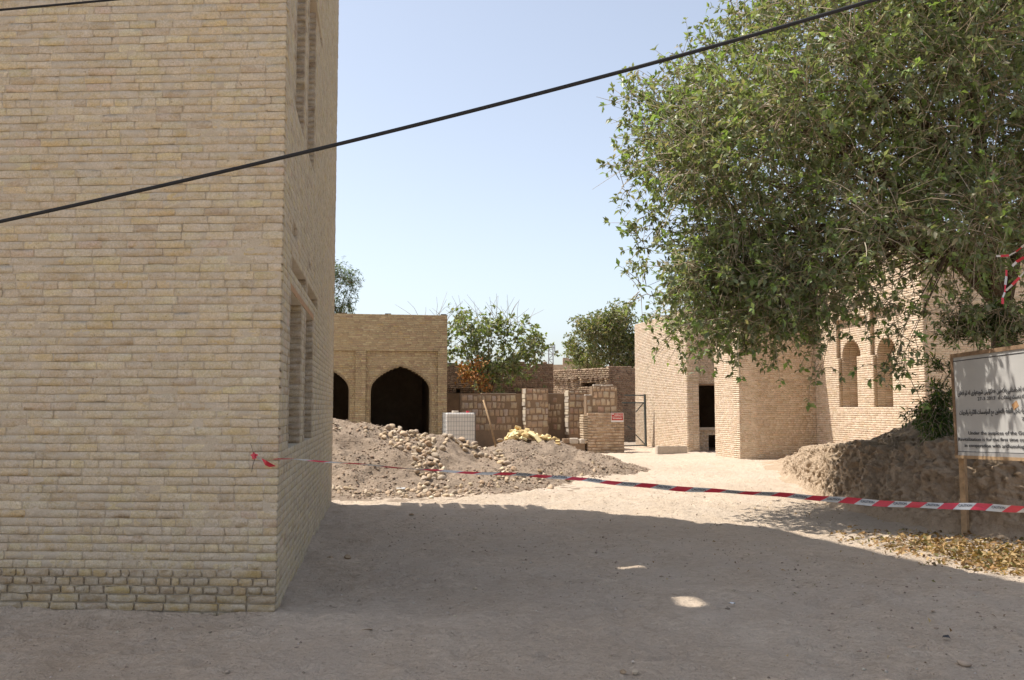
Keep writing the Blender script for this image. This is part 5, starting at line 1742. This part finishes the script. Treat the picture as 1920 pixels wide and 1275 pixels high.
def put_text(body, px0, px1, py, hpx, bold=0.0, xs=1.0, anchor='l'):
    a_ = on_board(px0, py); b_ = on_board(px1, py)
    me, (lo, hi) = text_mesh(body, 1.0, bold)
    if hi - lo < 1e-6: return
    h = abs(on_board(px0, py - hpx).y - a_.y)
    sx = (b_.x - a_.x) / (hi - lo)
    me.transform(Matrix.Translation((a_.x - lo * sx, a_.y, 0.0005)) @ Matrix.Diagonal((sx, h / 0.72, 1, 1)))
    bput(me, 'lettering', M_ink, True)['kind'] = 'stuff'
put_text(shape_ar('نە ئەنجامدانی یەکەمین هەڵکۆڵینی شوێنەواری لە ناو قەلای'), 1796, 1922, 741.5, 8.5, 0.012)
put_text('27-3-2013', 1833, 1866, 751, 6.5, 0.004)
put_text(shape_ar('کە دەست پێدەکات لە'), 1871, 1922, 749, 8, 0.012)
put_text(shape_ar('رية داخل القلعة بالتعاون مع المؤسسات الاثارية والجهات'), 1799, 1922, 777.5, 8.5, 0.012)
put_text('2', 1916, 1921, 788, 6.5, 0.004)
put_text('Under the auspices of the Gov', 1816, 1926, 815, 6.6, 0.006)
put_text('Revitalization is for the first time co', 1797, 1921, 826.5, 6.6, 0.006)
put_text('in cooperation with archaeologi', 1809, 1922, 838, 6.6, 0.006)
mb = MB(); c_ = on_board(1903, 760)
mb.box((c_.x, c_.y, -0.004), (0.10, 0.075, 0.004), Euler((0, 0, 0.5))); bput(mb, 'rust_stain', M_lintel)
mb = MB()
mb.bar(Vector((PB.x, PB.y, -0.2)), Vector((PB.x - 0.01, PB.y + 0.01, 2.2)), 0.105, 0.07)
mb.build('post', M_post_wood, board, bevel=0.004)
q = Vector((PB.x, PB.y, 0)) + BU * 2.1
mb = MB(); mb.bar(Vector((q.x, q.y, -0.2)), Vector((q.x, q.y, 2.2)), 0.105, 0.07); mb.build('post', M_post_wood, board, bevel=0.004)

# ------------------------------------------------------------------ barrier tape
tape_px = [(512, 860.5, 7.22), (545, 862, 7.35), (640, 869, 7.7), (845, 883, 8.1), (1000, 892, 8.35), (1170, 907, 8.6), (1330, 919, 8.75), (1500, 932, 8.9), (1700, 945.5, 9.05), (1920, 955.5, 9.2), (2250, 966, 9.4), (2600, 972, 9.6)]
tp = [at(*p) for p in tape_px]
cumt = np.concatenate([[0], np.cumsum([(tp[i + 1] - tp[i]).length for i in range(len(tp) - 1)])])
TL = cumt[-1]
def tpos(s):
    v = Vector([float(np.interp(s, cumt, [p[k] for p in tp])) for k in range(3)])
    return v + Vector((0, 0.01 * math.sin(s * 4.1), 0.006 * math.sin(s * 2.9) + 0.003 * math.sin(s * 9.3)))
x_of = lambda px: float(np.interp(px, [p[0] for p in tape_px], cumt))
s_tw = x_of(1180)
WPX = [500, 640, 845, 1000, 1170, 1330, 1500, 1920]
WW = [0.010, 0.012, 0.019, 0.027, 0.040, 0.048, 0.056, 0.068]
def tcross(s):
    # gathered into a string at the left, opening out flat to the right
    px = float(np.interp(s, cumt, [p[0] for p in tape_px]))
    t = (tpos(min(s + 0.05, TL)) - tpos(max(s - 0.05, 0))).normalized()
    up = Vector((0, 0, 1)); up = (up - t * up.dot(t)).normalized()
    side = t.cross(up)
    w = float(np.interp(px, WPX, WW)) * (1 + 0.10 * math.sin(s * 3.7))
    lean = 0.25 + 0.4 * math.sin(s * 1.7) + 0.15 * math.sin(s * 6.1) + 0.5 * float(np.interp(px, [500, 1100], [1, 0])) * math.sin(s * 11)
    return (up * math.cos(lean) + side * math.sin(lean)) * w, side
tape = empty('caution_tape', tp[0]); tag(tape, 'red and white caution tape stretched across the yard', 'barrier tape')
period, slant = 0.345, 0.085
k = 0
s = 0.0
N_SUB = 6
letters = []
while s < TL - 0.4:
    for col, (a0, a1) in enumerate(((s, s + period * 0.48), (s + period * 0.48, s + period))):
        tgt = MB()
        for i in range(N_SUB):
            f0, f1 = a0 + (a1 - a0) * i / N_SUB, a0 + (a1 - a0) * (i + 1) / N_SUB
            def pt(ss, v):     # v 0 bottom .. 1 top; stripes slant
                s2 = min(max(ss + slant * (v - 0.5), 0), TL)
                c, sd_ = tcross(s2)
                return tpos(s2) + c * (v - 0.5) + sd_ * 0.006 * math.sin(s2 * 5 + v * 2)
            for v0, v1 in ((0, .5), (.5, 1)):
                tgt.face([pt(f0, v0), pt(f1, v0), pt(f1, v1), pt(f0, v1)])
        ob = tgt.build('red_stripe' if col == 0 else 'white_stripe', M_red if col == 0 else M_white_tape, tape)
        if col == 1 and a0 > s_tw - 1.2: letters.append(((a0 + a1) / 2, ob))
    s += period
me0, (lo, hi) = text_mesh('CAUTION', 0.032, 0.0012, 0.0003)
for sc_, stripe in letters:
    c, sd_ = tcross(sc_)
    t = (tpos(min(sc_ + 0.05, TL)) - tpos(sc_ - 0.05)).normalized()
    u_ = c.normalized(); n_ = t.cross(u_)
    if n_.y > 0: n_ = -n_
    M4 = Matrix(((t.x, u_.x, n_.x, 0), (t.y, u_.y, n_.y, 0), (t.z, u_.z, n_.z, 0), (0, 0, 0, 1)))
    me = me0.copy(); me.transform(Matrix.Translation(tpos(sc_) + n_ * 0.009) @ M4 @ Matrix.Translation((-(lo + hi) / 2, -0.004, 0)))
    link('lettering', me, M_tape_ink, stripe)
# its knot on a nail in the brick wall
kn = at(489, 861, 7.31)
knot = empty('tape_knot', kn); tag(knot, 'red tape end knotted to a nail on the brick wall', 'barrier tape')
mb = MB()
bm_pts = [at(px, py, d) for px, py, d in ((469, 853, 7.30), (476, 850, 7.27), (484, 852, 7.25), (480, 860, 7.24), (474, 858, 7.26))]
mb.face(bm_pts)
mb.face([at(474, 847, 7.30), at(478, 849, 7.25), at(477, 862, 7.24), at(472, 860, 7.29)])
mb.build('bow', M_red, knot)
mb = MB()
path = [(481, 857), (490, 860), (500, 866)]
mb.face([at(480, 855, 7.24), at(491, 858, 7.23), at(499, 864, 7.24), at(497, 867, 7.26), at(488, 863, 7.26), at(479, 858, 7.26)]); mb.build('white_band', M_white_tape, knot)
mb = MB(); mb.face([at(490, 859, 7.22), at(500, 864, 7.20), at(510, 870, 7.22), at(518, 874, 7.28), at(505, 876, 7.25), at(497, 872, 7.21)]); mb.face([at(490, 859, 7.225), at(497, 872, 7.215), at(493, 864, 7.24)]); mb.build('tail', M_red, knot)
mb = MB(); mb.tube([at(476, 852, 7.27), at(473, 842, 7.29), at(470, 832, 7.32)], 0.0015, 5); mb.tube([at(478, 860, 7.25), at(474, 872, 7.29), at(472, 885, 7.32)], 0.002, 5); mb.build('wire', M_ink, knot)

# torn tape caught in the tree
torn = empty('torn_tape', at(1885, 520, 10.6)); tag(torn, 'torn red and white tape tangled in the tree branches', 'barrier tape')
def ribbon(pts, w, name0):
    P = [at(*p) for p in pts]
    n = 0
    for i in range(len(P) - 1):
        a_, b_ = P[i], P[i + 1]
        m = MB(); t = (b_ - a_).normalized(); sd_ = t.cross(Vector((0, 1, 0.2))).normalized() * w * (1 + 0.3 * math.sin(i * 2))
        m.face([a_ - sd_ / 2, a_ + sd_ / 2, b_ + sd_ / 2, b_ - sd_ / 2])
        m.build('red_strip' if (i + name0) % 2 == 0 else 'white_strip', M_red if (i + name0) % 2 == 0 else M_white_tape, torn)
ribbon([(1868, 480, 10.7), (1876, 480, 10.7), (1892, 479, 10.65), (1905, 472, 10.6), (1915, 464, 10.5), (1930, 452, 10.4), (1950, 440, 10.4)], 0.022, 1)
ribbon([(1898, 499, 10.6), (1906, 491, 10.6), (1921, 482, 10.5), (1945, 470, 10.4)], 0.03, 1)
ribbon([(1887, 506, 10.7), (1887, 518, 10.7), (1885, 534, 10.68), (1884, 548, 10.66), (1880, 558, 10.65), (1880, 570, 10.65)], 0.024, 0)
ribbon([(1886, 545, 10.66), (1898, 534, 10.6), (1912, 520, 10.55), (1922, 508, 10.5), (1950, 480, 10.4)], 0.026, 1)

# ------------------------------------------------------------------ overhead cables
def cable(pts, r_, lab):
    P = [at(*p) for p in pts]
    c_ = np.concatenate([[0], np.cumsum([(P[i + 1] - P[i]).length for i in range(len(P) - 1)])])
    # smooth through the points
    ss = np.linspace(0, c_[-1], 90)
    A_ = np.array([tuple(p) for p in P])
    co = np.stack([np.polyval(np.polyfit(c_, A_[:, k], 3), ss) for k in range(3)], -1)
    m = MB(); m.tube([Vector(v) for v in co], r_, 10)
    o = m.build('overhead_cable', M_black, None, smooth=True)
    tag(o, lab, 'cable', 'overhead cables')
cable([(-700, 560, 6.6), (0, 416, 6.2), (300, 349, 6.05), (620, 273, 5.9), (960, 187.5, 5.7), (1300, 98, 5.55), (1640, 0, 5.4), (2400, -245, 5.1)], 0.0130, 'long thick black cable slanting up across the sky')
cable([(-500, 58, 6.0), (0, 18, 6.0), (220, -1, 6.0), (560, -35, 6.0), (900, -72, 6.0), (1700, -170, 6.0), (3000, -350, 6.0)], 0.008, 'short stretch of thin black cable at the top left corner')
